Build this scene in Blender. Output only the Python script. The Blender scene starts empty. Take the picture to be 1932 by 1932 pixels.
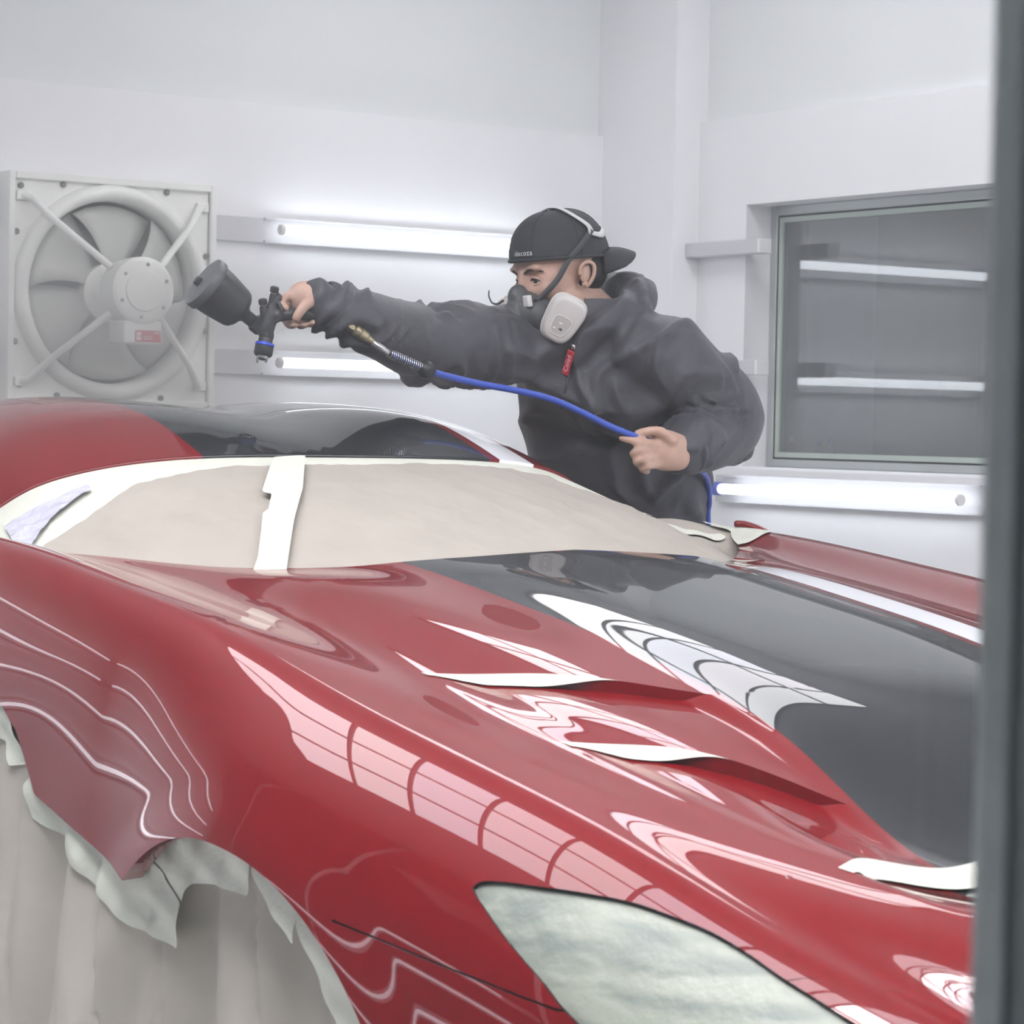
import bpy, math, random
import numpy as np
from mathutils import Vector, Matrix

random.seed(7)
np.random.seed(7)
scene = bpy.context.scene
COL = scene.collection

# ------------------------------------------------------------------ camera
F_PX, IMG, HORIZON = 5050.0, 1932.0, 805.0
YAW, ROLL = math.atan(0.696), math.atan(0.0198)
PITCH = math.atan((IMG / 2 - HORIZON) / F_PX)
CAM = Vector((2.995, -2.56, 1.20))
_r0 = Vector((math.sin(YAW), math.cos(YAW), 0)); _d0 = Vector((-math.cos(YAW), math.sin(YAW), 0)); _u0 = Vector((0, 0, 1))
_d = _d0 * math.cos(PITCH) - _u0 * math.sin(PITCH)
_u = _u0 * math.cos(PITCH) + _d0 * math.sin(PITCH)
_r = _r0 * math.cos(ROLL) + _u * math.sin(ROLL)
_up = _u * math.cos(ROLL) - _r0 * math.sin(ROLL)
cam_data = bpy.data.cameras.new('camera')
cam_data.sensor_width = 36.0
cam_data.lens = 36.0 * F_PX / IMG
cam_data.clip_start, cam_data.clip_end = 0.05, 100
cam_data.dof.use_dof = True
cam_data.dof.focus_distance = 4.9
cam_data.dof.aperture_fstop = 14.0
cam = bpy.data.objects.new('camera', cam_data)
COL.objects.link(cam)
cam.matrix_world = Matrix(((_r.x, _up.x, -_d.x, CAM.x), (_r.y, _up.y, -_d.y, CAM.y), (_r.z, _up.z, -_d.z, CAM.z), (0, 0, 0, 1)))
scene.camera = cam

# ------------------------------------------------------------------ world and exposure
world = bpy.data.worlds.new('hall'); scene.world = world
world.use_nodes = True
bg = world.node_tree.nodes['Background']
bg.inputs['Color'].default_value = (0.62, 0.68, 0.74, 1); bg.inputs['Strength'].default_value = 0.12   # dim hall around the booth
scene.view_settings.view_transform = 'Standard'
scene.view_settings.look = 'None'
scene.view_settings.gamma = 1.0
scene.view_settings.use_curve_mapping = False
scene.view_settings.exposure = 1.1
scene.cycles.use_denoising = True
scene.cycles.max_bounces = 6
scene.cycles.diffuse_bounces = 4
scene.cycles.glossy_bounces = 4
scene.cycles.transmission_bounces = 6
scene.cycles.transparent_max_bounces = 8
scene.cycles.volume_bounces = 0
scene.cycles.volume_step_rate = 4.0
scene.cycles.volume_max_steps = 48
scene.cycles.use_light_tree = False
scene.cycles.use_adaptive_sampling = True
scene.cycles.adaptive_threshold = 0.05
scene.cycles.caustics_reflective = False
scene.cycles.caustics_refractive = False
PANEL_POWER, REAR_POWER, TUBE_POWER = 5.2, 2.8, 2.9

# ------------------------------------------------------------------ helpers
def tag(o, label=None, cat=None, group=None, kind=None):
    if label: o['label'] = label
    if cat: o['category'] = cat
    if group: o['group'] = group
    if kind: o['kind'] = kind
    return o

def empty(name, loc=(0, 0, 0), label=None, cat=None, group=None):
    o = bpy.data.objects.new(name, None); COL.objects.link(o); o.location = loc
    o.empty_display_size = 0.1
    bpy.context.view_layer.update()
    return tag(o, label, cat, group)

def link(name, me, mat=None, parent=None, smooth=False):
    o = bpy.data.objects.new(name, me); COL.objects.link(o)
    if mat: me.materials.append(mat)
    if parent is not None:
        o.parent = parent
        o.matrix_parent_inverse = parent.matrix_world.inverted()
    if smooth and len(me.polygons):
        me.polygons.foreach_set('use_smooth', [True] * len(me.polygons))
    return o

def mesh(name, verts, faces, mat=None, parent=None, smooth=False, normals=None):
    me = bpy.data.meshes.new(name)
    if normals is not None:                              # wind every face to agree with its normals
        VA = np.asarray(verts, float); NA = np.asarray(normals, float); ff = list(faces)
        t = np.array([(f[0], f[1], f[2], f[3] if len(f) > 3 else f[2]) for f in ff]).reshape(-1, 4)
        g = np.cross(VA[t[:, 1]] - VA[t[:, 0]], VA[t[:, 2]] - VA[t[:, 0]]) + np.cross(VA[t[:, 2]] - VA[t[:, 0]], VA[t[:, 3]] - VA[t[:, 0]])
        for k in np.nonzero((g * NA[t].sum(1)).sum(1) < 0)[0]: ff[k] = tuple(ff[k])[::-1]
        faces = ff
    me.from_pydata([tuple(map(float, v)) for v in verts], [], [tuple(f) for f in faces])
    me.update()
    o = link(name, me, mat, parent, smooth)
    if normals is not None:
        me.normals_split_custom_set_from_vertices([tuple(map(float, n)) for n in normals])
    return o

class MB:
    """collects verts and faces of one mesh"""
    def __init__(s): s.v = []; s.f = []
    def add(s, v, f):
        n = len(s.v); s.v += [tuple(p) for p in v]; s.f += [tuple(i + n for i in q) for q in f]; return s
    def box(s, a, b, bev=0.0, rot=None, at=None):
        (x0, y0, z0), (x1, y1, z1) = a, b
        if bev > 0:
            bv = min(bev, abs(x1 - x0) * .45, abs(y1 - y0) * .45, abs(z1 - z0) * .45)
            v = []; idx = {}
            for i, X in enumerate((x0, x1)):
                for j, Y in enumerate((y0, y1)):
                    for k, Z in enumerate((z0, z1)):
                        sx, sy, sz = (1 - 2 * i), (1 - 2 * j), (1 - 2 * k)
                        for ax in range(3):
                            p = [X + sx * bv, Y + sy * bv, Z + sz * bv]; p[ax] = (X, Y, Z)[ax]
                            idx[(i, j, k, ax)] = len(v); v.append(p)
            f = []
            for ax in range(3):
                for e in (0, 1):
                    o1, o2 = [q for q in range(3) if q != ax]
                    loop = []
                    for c1, c2 in ((0, 0), (1, 0), (1, 1), (0, 1)):
                        key = [0, 0, 0]; key[ax] = e; key[o1] = c1; key[o2] = c2
                        loop.append(idx[(*key, ax)])
                    flip = (e == 0) ^ (ax == 1)
                    f.append(loop[::-1] if flip else loop)
            for ax in range(3):
                o1, o2 = [q for q in range(3) if q != ax]
                for c1 in (0, 1):
                    for c2 in (0, 1):
                        k0 = [0, 0, 0]; k1 = [0, 0, 0]; k1[ax] = 1
                        for k in (k0, k1): k[o1] = c1; k[o2] = c2
                        f.append([idx[(*k0, o1)], idx[(*k1, o1)], idx[(*k1, o2)], idx[(*k0, o2)]])
            for i in (0, 1):
                for j in (0, 1):
                    for k in (0, 1):
                        f.append([idx[(i, j, k, 0)], idx[(i, j, k, 1)], idx[(i, j, k, 2)]])
        else:
            v = [(x, y, z) for x in (x0, x1) for y in (y0, y1) for z in (z0, z1)]
            f = [(0, 1, 3, 2), (4, 6, 7, 5), (0, 4, 5, 1), (2, 3, 7, 6), (0, 2, 6, 4), (1, 5, 7, 3)]
        if rot is not None: v = [rot @ Vector(p) for p in v]
        if at is not None: v = [Vector(p) + Vector(at) for p in v]
        return s.add(v, f)
    def tube(s, pts, radii, n=12, caps=True, flat=1.0, flatdir=None):
        pts = [Vector(p) for p in pts]
        if not hasattr(radii, '__len__'): radii = [radii] * len(pts)
        base = len(s.v); prev = None
        for i, p in enumerate(pts):
            t = (pts[min(i + 1, len(pts) - 1)] - pts[max(i - 1, 0)]).normalized()
            if prev is None:
                a = Vector(flatdir) if flatdir is not None else (Vector((0, 0, 1)) if abs(t.z) < .9 else Vector((1, 0, 0)))
            else: a = prev
            a = (a - t * a.dot(t)).normalized(); prev = a
            b = t.cross(a)
            for k in range(n):
                th = 2 * math.pi * k / n
                s.v.append(tuple(p + a * (math.cos(th) * radii[i] * flat) + b * (math.sin(th) * radii[i])))
        for i in range(len(pts) - 1):
            for k in range(n):
                s.f.append((base + i * n + k, base + i * n + (k + 1) % n, base + (i + 1) * n + (k + 1) % n, base + (i + 1) * n + k))
        if caps:
            s.f.append(tuple(base + k for k in range(n))[::-1]); e = base + (len(pts) - 1) * n
            s.f.append(tuple(e + k for k in range(n)))
        return s
    def cyl(s, a, b, r, n=20, r2=None, caps=True): return s.tube([a, b], [r, r if r2 is None else r2], n, caps)
    def lathe(s, prof, n=32, at=(0, 0, 0), axis=(0, 0, 1), caps=True):
        """prof: list of (radius, height along axis)"""
        ax = Vector(axis).normalized(); at = Vector(at)
        return s.tube_profile([(at + ax * h, r) for r, h in prof], ax, n, caps)
    def tube_profile(s, pr, ax, n, caps):
        a = Vector((0, 0, 1)) if abs(ax.z) < .9 else Vector((1, 0, 0))
        a = (a - ax * a.dot(ax)).normalized(); b = ax.cross(a); base = len(s.v)
        for p, r in pr:
            for k in range(n):
                th = 2 * math.pi * k / n
                s.v.append(tuple(p + a * (math.cos(th) * r) + b * (math.sin(th) * r)))
        for i in range(len(pr) - 1):
            for k in range(n):
                s.f.append((base + i * n + k, base + i * n + (k + 1) % n, base + (i + 1) * n + (k + 1) % n, base + (i + 1) * n + k))
        if caps:
            if pr[0][1] > 1e-6: s.f.append(tuple(base + k for k in range(n))[::-1])
            e = base + (len(pr) - 1) * n
            if pr[-1][1] > 1e-6: s.f.append(tuple(e + k for k in range(n)))
        return s
    def sphere(s, c, r, nu=16, nv=10, scale=(1, 1, 1)):
        prof = [(math.sin(math.pi * i / nv) * r, -math.cos(math.pi * i / nv) * r) for i in range(nv + 1)]
        n0 = len(s.v); s.lathe(prof, nu, (0, 0, 0))
        for i in range(n0, len(s.v)):
            p = s.v[i]; s.v[i] = (c[0] + p[0] * scale[0], c[1] + p[1] * scale[1], c[2] + p[2] * scale[2])
        return s
    def prism(s, poly, axis_vec, origin=(0, 0, 0), u=(1, 0, 0), w=(0, 0, 1)):
        """extrude a 2D outline"""
        o, u, w, e = Vector(origin), Vector(u), Vector(w), Vector(axis_vec); n = len(poly)
        v = [o + u * p[0] + w * p[1] for p in poly]; v2 = [q + e for q in v]
        return s.add(v + v2, [tuple(range(n))[::-1], tuple(range(n, 2 * n))] + [(i, (i + 1) % n, n + (i + 1) % n, n + i) for i in range(n)])
    def build(s, name, mat=None, parent=None, smooth=False, sharp=None):
        o = mesh(name, s.v, s.f, mat, parent, smooth)
        if smooth and sharp is not None:
            o.data.set_sharp_from_angle(angle=math.radians(sharp))
        return o

# ---- materials
MATS = {}
def mat(name, color=(0.8, 0.8, 0.8), rough=0.5, metal=0.0, coat=0.0, coat_rough=0.03, spec=0.5, emit=None, estr=0.0,
        noise=0.0, nscale=20.0, bump=0.0, bscale=60.0, sheen=0.0, sss=0.0, detail=4.0):
    if name in MATS: return MATS[name]
    m = bpy.data.materials.new(name); m.use_nodes = True; MATS[name] = m
    nt = m.node_tree; b = nt.nodes['Principled BSDF']
    b.inputs['Base Color'].default_value = (*color, 1); b.inputs['Roughness'].default_value = rough
    b.inputs['Metallic'].default_value = metal; b.inputs['Coat Weight'].default_value = coat
    b.inputs['Coat Roughness'].default_value = coat_rough; b.inputs['Specular IOR Level'].default_value = spec
    if sheen: b.inputs['Sheen Weight'].default_value = sheen
    if sss:
        b.inputs['Subsurface Weight'].default_value = sss; b.inputs['Subsurface Radius'].default_value = (.012, .005, .003)
    if emit: b.inputs['Emission Color'].default_value = (*emit, 1); b.inputs['Emission Strength'].default_value = estr
    if noise or bump:
        tc = nt.nodes.new('ShaderNodeTexCoord')
    if noise:
        n = nt.nodes.new('ShaderNodeTexNoise'); n.inputs['Scale'].default_value = nscale; n.inputs['Detail'].default_value = detail
        nt.links.new(tc.outputs['Object'], n.inputs['Vector'])
        r = nt.nodes.new('ShaderNodeValToRGB')
        r.color_ramp.elements[0].position = .3; r.color_ramp.elements[1].position = .7
        r.color_ramp.elements[0].color = (*[max(0, c * (1 - noise)) for c in color], 1)
        r.color_ramp.elements[1].color = (*[min(1, c * (1 + noise)) for c in color], 1)
        nt.links.new(n.outputs['Fac'], r.inputs['Fac']); nt.links.new(r.outputs['Color'], b.inputs['Base Color'])
    if bump:
        n2 = nt.nodes.new('ShaderNodeTexNoise'); n2.inputs['Scale'].default_value = bscale; n2.inputs['Detail'].default_value = 5
        nt.links.new(tc.outputs['Object'], n2.inputs['Vector'])
        bp = nt.nodes.new('ShaderNodeBump'); bp.inputs['Strength'].default_value = bump; bp.inputs['Distance'].default_value = .01
        nt.links.new(n2.outputs['Fac'], bp.inputs['Height']); nt.links.new(bp.outputs['Normal'], b.inputs['Normal'])
    return m

WHITE = mat('booth_white', (.90, .905, .92), .45, noise=.012, nscale=3)
WHITE_UP = mat('booth_upper_white', (.84, .865, .865), .5, noise=.012, nscale=2)
CEIL = mat('ceiling_filter', (.80, .81, .82), .8, bump=.2, bscale=200)
FLOORM = mat('booth_floor_grey', (.64, .65, .66), .5, noise=.06, nscale=6)
ALU = mat('brushed_aluminium', (.62, .66, .65), .42, metal=.6, noise=.05, nscale=30)
STILE = mat('door_stile_grey', (.34, .37, .365), .45, metal=.3, noise=.08, nscale=8)
FRAME = mat('window_frame_grey', (.50, .53, .53), .4, metal=.4, noise=.03, nscale=10)
TUBE_L = mat('lit_tube', (1, 1, 1), .5, emit=(.88, .92, 1.0), estr=TUBE_POWER)
CAPBLUE = mat('tube_cap_blue', (.10, .13, .50), .4)
CAPWHITE = mat('tube_cap_white', (.86, .86, .86), .4)
FIXTURE = mat('fixture_white', (.62, .62, .64), .45, noise=.02, nscale=8)

# ------------------------------------------------------------------ the booth
XA, YB, YN, XF, ZC = -4.08, 2.80, -3.10, 2.27, 3.10     # back wall, right wall, near wall, front wall, ceiling
def sbox(name, a, b, m, parent=None, bev=0.0):
    o = MB().box(a, b, bev).build(name, m, parent)
    if parent is None: o['kind'] = 'structure'
    return o
sbox('floor', (XA - .2, YN - .2, -.1), (XF + 3.2, YB + .2, 0), FLOORM)
sbox('ceiling', (XA - .2, YN - .2, ZC), (XF + .1, YB + .2, ZC + .1), CEIL)
# back wall: upper part set back a little above a proud lower lining
sbox('wall_back', (XA - .15, YN - .2, 0), (XA - .03, YB + .4, ZC), WHITE_UP)
sbox('trim_1', (XA - .03, YN, 0), (XA, 2.70, 2.157), WHITE)
sbox('trim_2', (XA - .03, 2.70, 0), (-3.70, YB + .03, ZC), WHITE)          # corner column
sbox('wall_left', (XA - .15, YN - .12, 0), (XF, YN, ZC), mat('near_wall_dark_glass', (.045, .05, .055), .12))   # dark glazed long side
for i in range(6): sbox('trim_%d' % (6 + i), (XA + .05 + i * 1.25, YN, .0), (XA + .09 + i * 1.25, YN + .012, ZC), WHITE)

# right wall with the control-room window
WX0, WX1, WZ0, WZ1 = -3.46, -1.75, 1.09, 1.905
wb = MB()
wb.box((XA - .1, YB, 0), (WX0, YB + .13, 2.183)); wb.box((WX1, YB, 0), (XF + .02, YB + .13, 2.183))
wb.box((WX0, YB, 0), (WX1, YB + .13, WZ0)); wb.box((WX0, YB, WZ1), (WX1, YB + .13, 2.183))
o = wb.build('trim_3', WHITE); o['kind'] = 'structure'
sbox('wall_right', (XA - .1, YB + .03, 2.183), (XF + .02, YB + .13, ZC), WHITE_UP)
win = empty('window_1', (WX0, YB + .13, WZ0)); win['kind'] = 'structure'
fb = MB()
for a, b in (((WX0, YB + .10, WZ0), (WX0 + .03, YB + .15, WZ1)), ((WX1 - .03, YB + .10, WZ0), (WX1, YB + .15, WZ1)),
             ((WX0 + .03, YB + .10, WZ0), (WX1 - .03, YB + .15, WZ0 + .025)), ((WX0 + .03, YB + .10, WZ1 - .03), (WX1 - .03, YB + .15, WZ1))):
    fb.box(a, b, .003)
fb.build('window_frame', FRAME, win)
SEAL = mat('window_seal_black', (.02, .02, .02), .5)
GASKET = mat('window_bead_green', (.50, .58, .52), .35)
sb = MB(); gb = MB()
for t0, t1, bb in ((.03, .036, sb), (.036, .052, gb)):
    y0, y1 = YB + .105, YB + .125
    bb.box((WX0 + t0, y0, WZ0 + t0 - .005), (WX0 + t1, y1, WZ1 - t0)); bb.box((WX1 - t1, y0, WZ0 + t0 - .005), (WX1 - t0, y1, WZ1 - t0))
    bb.box((WX0 + t1, y0, WZ0 + t0 - .005), (WX1 - t1, y1, WZ0 + t1 - .005)); bb.box((WX0 + t1, y0, WZ1 - t1), (WX1 - t1, y1, WZ1 - t0))
sb.build('window_seal', SEAL, win); gb.build('window_bead', GASKET, win)

def pane_material(name, tint, refl=1.0, haze=0.0, f0=.04):
    m = bpy.data.materials.new(name); m.use_nodes = True; nt = m.node_tree; nt.nodes.clear()
    out = nt.nodes.new('ShaderNodeOutputMaterial'); mix = nt.nodes.new('ShaderNodeMixShader')
    tr = nt.nodes.new('ShaderNodeBsdfTransparent'); tr.inputs['Color'].default_value = (*tint, 1)
    gl = nt.nodes.new('ShaderNodeBsdfGlossy'); gl.inputs['Roughness'].default_value = .0
    gl.inputs['Color'].default_value = (refl, refl, refl, 1)
    lw = nt.nodes.new('ShaderNodeLayerWeight'); lw.inputs['Blend'].default_value = .5      # Schlick, alike from both sides
    pw = nt.nodes.new('ShaderNodeMath'); pw.operation = 'POWER'; pw.inputs[1].default_value = 5
    fr = nt.nodes.new('ShaderNodeMath'); fr.operation = 'MULTIPLY_ADD'; fr.inputs[1].default_value = 1 - f0; fr.inputs[2].default_value = f0
    nt.links.new(lw.outputs['Facing'], pw.inputs[0]); nt.links.new(pw.outputs[0], fr.inputs[0])
    nt.links.new(fr.outputs[0], mix.inputs[0]); nt.links.new(tr.outputs[0], mix.inputs[1]); nt.links.new(gl.outputs[0], mix.inputs[2])
    src = mix
    if haze:
        df = nt.nodes.new('ShaderNodeBsdfDiffuse'); df.inputs['Color'].default_value = (.85, .87, .88, 1)
        mx = nt.nodes.new('ShaderNodeMixShader'); mx.inputs[0].default_value = haze
        nt.links.new(mix.outputs[0], mx.inputs[1]); nt.links.new(df.outputs[0], mx.inputs[2]); src = mx
    nt.links.new(src.outputs[0], out.inputs['Surface'])
    return m
WPANE = pane_material('control_window_glass', (.74, .76, .78), 1.0, .11, .085)  # white diffuse veil mixed into the glass to lift the dark pane
MB().box((WX0 + .05, YB + .112, WZ0 + .045), (WX1 - .05, YB + .116, WZ1 - .05)).build('pane', WPANE, win)

# the unlit room behind the window
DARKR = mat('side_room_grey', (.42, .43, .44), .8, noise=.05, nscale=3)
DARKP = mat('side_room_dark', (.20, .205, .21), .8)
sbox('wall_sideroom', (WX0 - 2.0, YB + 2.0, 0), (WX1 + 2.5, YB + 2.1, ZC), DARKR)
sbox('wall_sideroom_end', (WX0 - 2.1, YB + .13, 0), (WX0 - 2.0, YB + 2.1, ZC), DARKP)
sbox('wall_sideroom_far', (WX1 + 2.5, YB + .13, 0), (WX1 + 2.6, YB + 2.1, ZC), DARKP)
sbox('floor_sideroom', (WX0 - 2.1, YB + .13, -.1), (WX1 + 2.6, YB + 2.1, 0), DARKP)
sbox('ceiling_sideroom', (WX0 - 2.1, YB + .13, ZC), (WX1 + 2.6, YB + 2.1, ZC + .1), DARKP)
sbox('trim_4', (WX0 - .6, YB + 1.1, 0), (WX0 - .02, YB + 1.3, ZC), DARKP)    # dark post in the side room
sbox('trim_5', (WX0 - .1, YB + .135, WZ0 - .06), (WX1 + .1, YB + .42, WZ0 + .02), mat('side_shelf', (.2, .2, .21), .6))

# front wall: glazed doors the photograph is taken through
DOOR_Y0, DOOR_Y1, DOOR_Z1 = -2.75, -1.838, 2.45
fw = MB()
fw.box((XF, YN - .12, 0), (XF + .1, DOOR_Y0 - .06, ZC)); fw.box((XF, 1.2, 0), (XF + .1, YB + .13, ZC)); fw.box((XF, DOOR_Y0 - .06, DOOR_Z1 + .06), (XF + .1, 1.2, ZC))
o = fw.build('wall_front', WHITE); o['kind'] = 'structure'
PANEG = pane_material('booth_door_glass', (.975, .98, .977), 1.0, .004)
edges = [DOOR_Y0, DOOR_Y1 + .026, -.85, .17, 1.19]
for i in range(4):
    y0, y1 = edges[i], edges[i + 1]
    d = empty('door_%d' % (i + 1), (XF, y0, 0)); d['kind'] = 'structure'
    w = .026
    for st, ys in enumerate((y0, y1)):
        if (st == 0 and i > 0): continue
        MB().box((XF - .004, ys - w, .02), (XF + .013, ys + w, DOOR_Z1), .002).build('glazing_bead', ALU, d)
        MB().box((XF + .013, ys - w + .003, .02), (XF + .045, ys + w - .003, DOOR_Z1), .003).build('stile', STILE, d)
    ya, yb = y0 + w + .001, y1 - w - .001
    MB().box((XF, ya, .02), (XF + .032, yb, .30), .003).build('bottom_rail', ALU, d)
    MB().box((XF, ya, DOOR_Z1 - .06), (XF + .032, yb, DOOR_Z1), .003).build('top_rail', ALU, d)
    MB().box((XF + .002, ya, .30), (XF + .008, yb, DOOR_Z1 - .06)).build('pane', PANEG, d)

# ceiling light troughs: two bands of diffuser panels between dark bars
PANEL_M = []
for k, c in enumerate(((.97, .93, .98), (.90, .90, 1.0), (.96, .95, .97))):
    PANEL_M.append((mat('diffuser_panel_%d' % k, (.9, .9, .9), .6, emit=c, estr=PANEL_POWER), mat('dim_diffuser_panel_%d' % k, (.9, .9, .9), .6, emit=c, estr=REAR_POWER)))
BAR = mat('ceiling_bar_grey', (.10, .10, .10), .6)
PW, HY = .45, .40
for PX0, NP, NY, yb0, where in ((-2.15, 9, 3, -2.15, 'long ceiling light of square diffuser panels above the near fender'),
                            (-3.45, 5, 2, 1.36, 'short ceiling light of square diffuser panels above the painter'),
                            (1.16, 2, 11, -2.10, 'wide fill light of diffuser panels added inside the glass doors to brighten the walls')):  # the last one is an unseen light added to lift the wall brightness
    t = empty('ceiling_light', (PX0, yb0, ZC - .05), where, 'ceiling light', 'ceiling light troughs')
    fr = MB()
    for i in range(NP + 1): fr.box((PX0 + i * PW - .013, yb0 - .013, ZC - .04), (PX0 + i * PW + .013, yb0 + NY * HY + .013, ZC - .0005))
    for i in range(NP):
        for j in range(NY + 1): fr.box((PX0 + i * PW + .013, yb0 + j * HY - .013, ZC - .039), (PX0 + (i + 1) * PW - .013, yb0 + j * HY + .013, ZC - .0005))
    fr.build('frame', BAR, t)
    for i in range(NP):
        for j in range(NY):
            MB().box((PX0 + i * PW + .014, yb0 + j * HY + .014, ZC - .025), (PX0 + (i + 1) * PW - .014, yb0 + (j + 1) * HY - .014, ZC - .012)).build('panel', PANEL_M[(i * 2 + j * 3) % 3][0 if yb0 < 0 else 1], t)

# wall light fixtures
def fixture(p0, p1, tube0, tube1, normal, label, caps=('w', 'w'), base_h=.075, lit=True, depth=.02, r=.015):
    """p0..p1 base channel ends, tube0..tube1 fractions, normal = out of the wall"""
    p0, p1, n = Vector(p0), Vector(p1), Vector(normal); ax = (p1 - p0).normalized(); L = (p1 - p0).length
    root = empty('wall_light', p0, label, 'wall light', 'fluorescent wall lights')
    up = Vector((0, 0, 1)); M = Matrix((ax, n, up)).transposed()
    h = base_h / 2
    bs = MB()
    bs.box((0, 0.0005, -h), (L, depth, h), .002, rot=M, at=p0)
    bs.build('channel', FIXTURE, root)
    lip = MB().box((tube0 - .02, depth, h - .006), (tube1 + .02, depth + .012, h), 0, rot=M, at=p0)
    lip.build('lip', FIXTURE, root)
    lip = MB().box((tube0 - .02, depth, -h), (tube1 + .02, depth + .012, -h + .006), 0, rot=M, at=p0)
    lip.build('lip', FIXTURE, root)
    if lit:
        c = n * (depth + r + .048)
        MB().cyl(p0 + ax * (tube0 + .010) + c, p0 + ax * (tube1 - .010) + c, r, 16).build('tube', TUBE_L, root, True, 40)
        for kind, a, b in ((caps[0], tube0, tube0 + .034), (caps[1], tube1 - .014, tube1)):
            if kind == 'b':
                MB().lathe([(.020, 0), (.021, .006), (.021, .05), (.017, .056)], 20, p0 + ax * (a - .01) + c, ax).build('end_cap', CAPBLUE, root, True, 40)
            else:
                MB().lathe([(.014, 0), (.0162, .003), (.0162, .012), (.0155, .014)], 20, p0 + ax * a + c, ax).build('end_cap', CAPWHITE, root, True, 40)
    return root
N_A = (1, 0, 0)
fixture((XA, 1.20, 1.775), (XA, 2.69, 1.775), .24, 1.20, N_A, 'lit tube light on the back wall at the height of the painter\'s cap')
fixture((XA, 1.20, 1.378), (XA, 2.69, 1.378), .24, 1.20, N_A, 'lit tube light on the back wall below the painter\'s outstretched arm')
fixture((XA, -.9, 1.775), (XA, .535, 1.775), .24, 1.20, N_A, 'upper back-wall light left of the fan, only its end in view')
fixture((XA, -.9, 1.378), (XA, .535, 1.378), .24, 1.20, N_A, 'lower back-wall light left of the fan, only its end in view')
fixture((-3.56, YB, 1.02), (-2.20, YB, 1.02), .06, 1.16, (0, -1, 0), 'bright tube light with a blue end cap under the window', ('b', 'w'), .085)
for z, nm in ((1.77, 'upper'), (1.397, 'lower')):
    t = empty('wall_bracket', (-3.70, YB, z), '%s white bracket strip between the corner column and the window' % nm, 'bracket', 'white bracket strips beside the window')
    MB().box((-3.699, YB - .052, z - .023), (-3.345, YB - .0005, z + .023), .003).build('strip', FIXTURE, t)
    MB().box((-3.345, YB - .052, z - .022), (-3.335, YB + .0, z + .022), .002).build('end_plate', CAPWHITE, t)
for i, z in enumerate((.62, 1.02, 1.40, 1.77)):  # out-of-view tubes added to brighten the right wall and column
    for j, x in enumerate((-1.62, .30)):
        fixture((x, YB, z), (x + 1.7, YB, z), .10, 1.60, (0, -1, 0), 'added fill tube on the right wall %s the window, %s of its four' % (('just past', 'farther past')[j], ('lowest', 'second lowest', 'second highest', 'highest')[i]))
# lights seen only mirrored in the paint
ROWS = ('lowest', 'second lowest', 'second highest', 'highest')
for i, z in enumerate((.62, 1.0, 1.378, 1.775)):
    fixture((XA, -3.05, z), (XA, -1.30, z), .10, 1.65, N_A, 'lit tube light at the near end of the back wall, %s of its four' % ROWS[i])
for i, z in enumerate((.33, .62, .92)):
    fixture((-2.3, YN, z), (-.3, YN, z), .15, 1.85, (0, 1, 0), 'lit tube light low on the near side wall, %s of its three' % ('lowest', 'middle', 'highest')[i])

# ================================================================== the car
def natural_spline(xk, yk):
    """C2 spline through rows of yk (n, m); returns f(x) -> (len(x), m)"""
    xk = np.asarray(xk, float); yk = np.asarray(yk, float)
    if yk.ndim == 1: yk = yk[:, None]
    n = len(xk); h = np.diff(xk); A = np.zeros((n, n)); B = np.zeros_like(yk)
    A[0, 0] = A[-1, -1] = 1
    for i in range(1, n - 1):
        A[i, i - 1] = h[i - 1]; A[i, i] = 2 * (h[i - 1] + h[i]); A[i, i + 1] = h[i]
        B[i] = 6 * ((yk[i + 1] - yk[i]) / h[i] - (yk[i] - yk[i - 1]) / h[i - 1])
    M = np.linalg.solve(A, B)
    def f(x):
        x = np.atleast_1d(np.asarray(x, float)); i = np.clip(np.searchsorted(xk, x) - 1, 0, n - 2)
        d = xk[i + 1] - xk[i]; a = ((xk[i + 1] - x) / d)[:, None]; b = ((x - xk[i]) / d)[:, None]; d = d[:, None]
        xi = np.clip(x, xk[0], xk[-1])
        return a * yk[i] + b * yk[i + 1] + ((a ** 3 - a) * M[i] + (b ** 3 - b) * M[i + 1]) * d * d / 6
    return f
def sstep(a, b, x):
    t = np.clip((x - a) / (b - a), 0, 1); return t * t * (3 - 2 * t)

XS = np.array([-1.25, -.90, -.55, -.20, 0, .20, .40, .60, .78, .98, 1.18])
# rails from the centre line out to the fender crest
CRY = np.array([.800, .805, .810, .805, .793, .785, .765, .733, .695, .620, .485])
CRZ = np.array([1.015, 1.002, .966, .918, .874, .832, .789, .737, .675, .600, .510])
VY = np.array([.64, .635, .625, .62, .615, .61, .59, .56, .53, .49, .40])
VZ = np.array([.985, .975, .942, .897, .864, .825, .782, .736, .697, .652, .578])
RAIL_Y = np.array([[0] * 11, [.12] * 11, [.215] * 11, [.30] * 11, [.47] * 8 + [.45, .42, .33], VY, .5 * (VY + CRY), CRY - .03, CRY])
RAIL_Z = np.array([
    [1.035, 1.025, 1.003, .957, .925, .884, .818, .705, .650, .632, .575],
    [1.034, 1.024, 1.002, .956, .924, .883, .817, .704, .650, .632, .575],
    [1.030, 1.020, .998, .951, .919, .877, .810, .699, .652, .633, .575],
    [1.020, 1.010, .986, .937, .905, .863, .800, .700, .662, .640, .578],
    [1.000, .990, .968, .925, .892, .852, .801, .736, .694, .660, .588],
    VZ, .5 * (VZ + CRZ), CRZ - .0015, CRZ])
NR = len(RAIL_Y)
fRY, fRZ = natural_spline(XS, RAIL_Y.T), natural_spline(XS, RAIL_Z.T)
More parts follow.
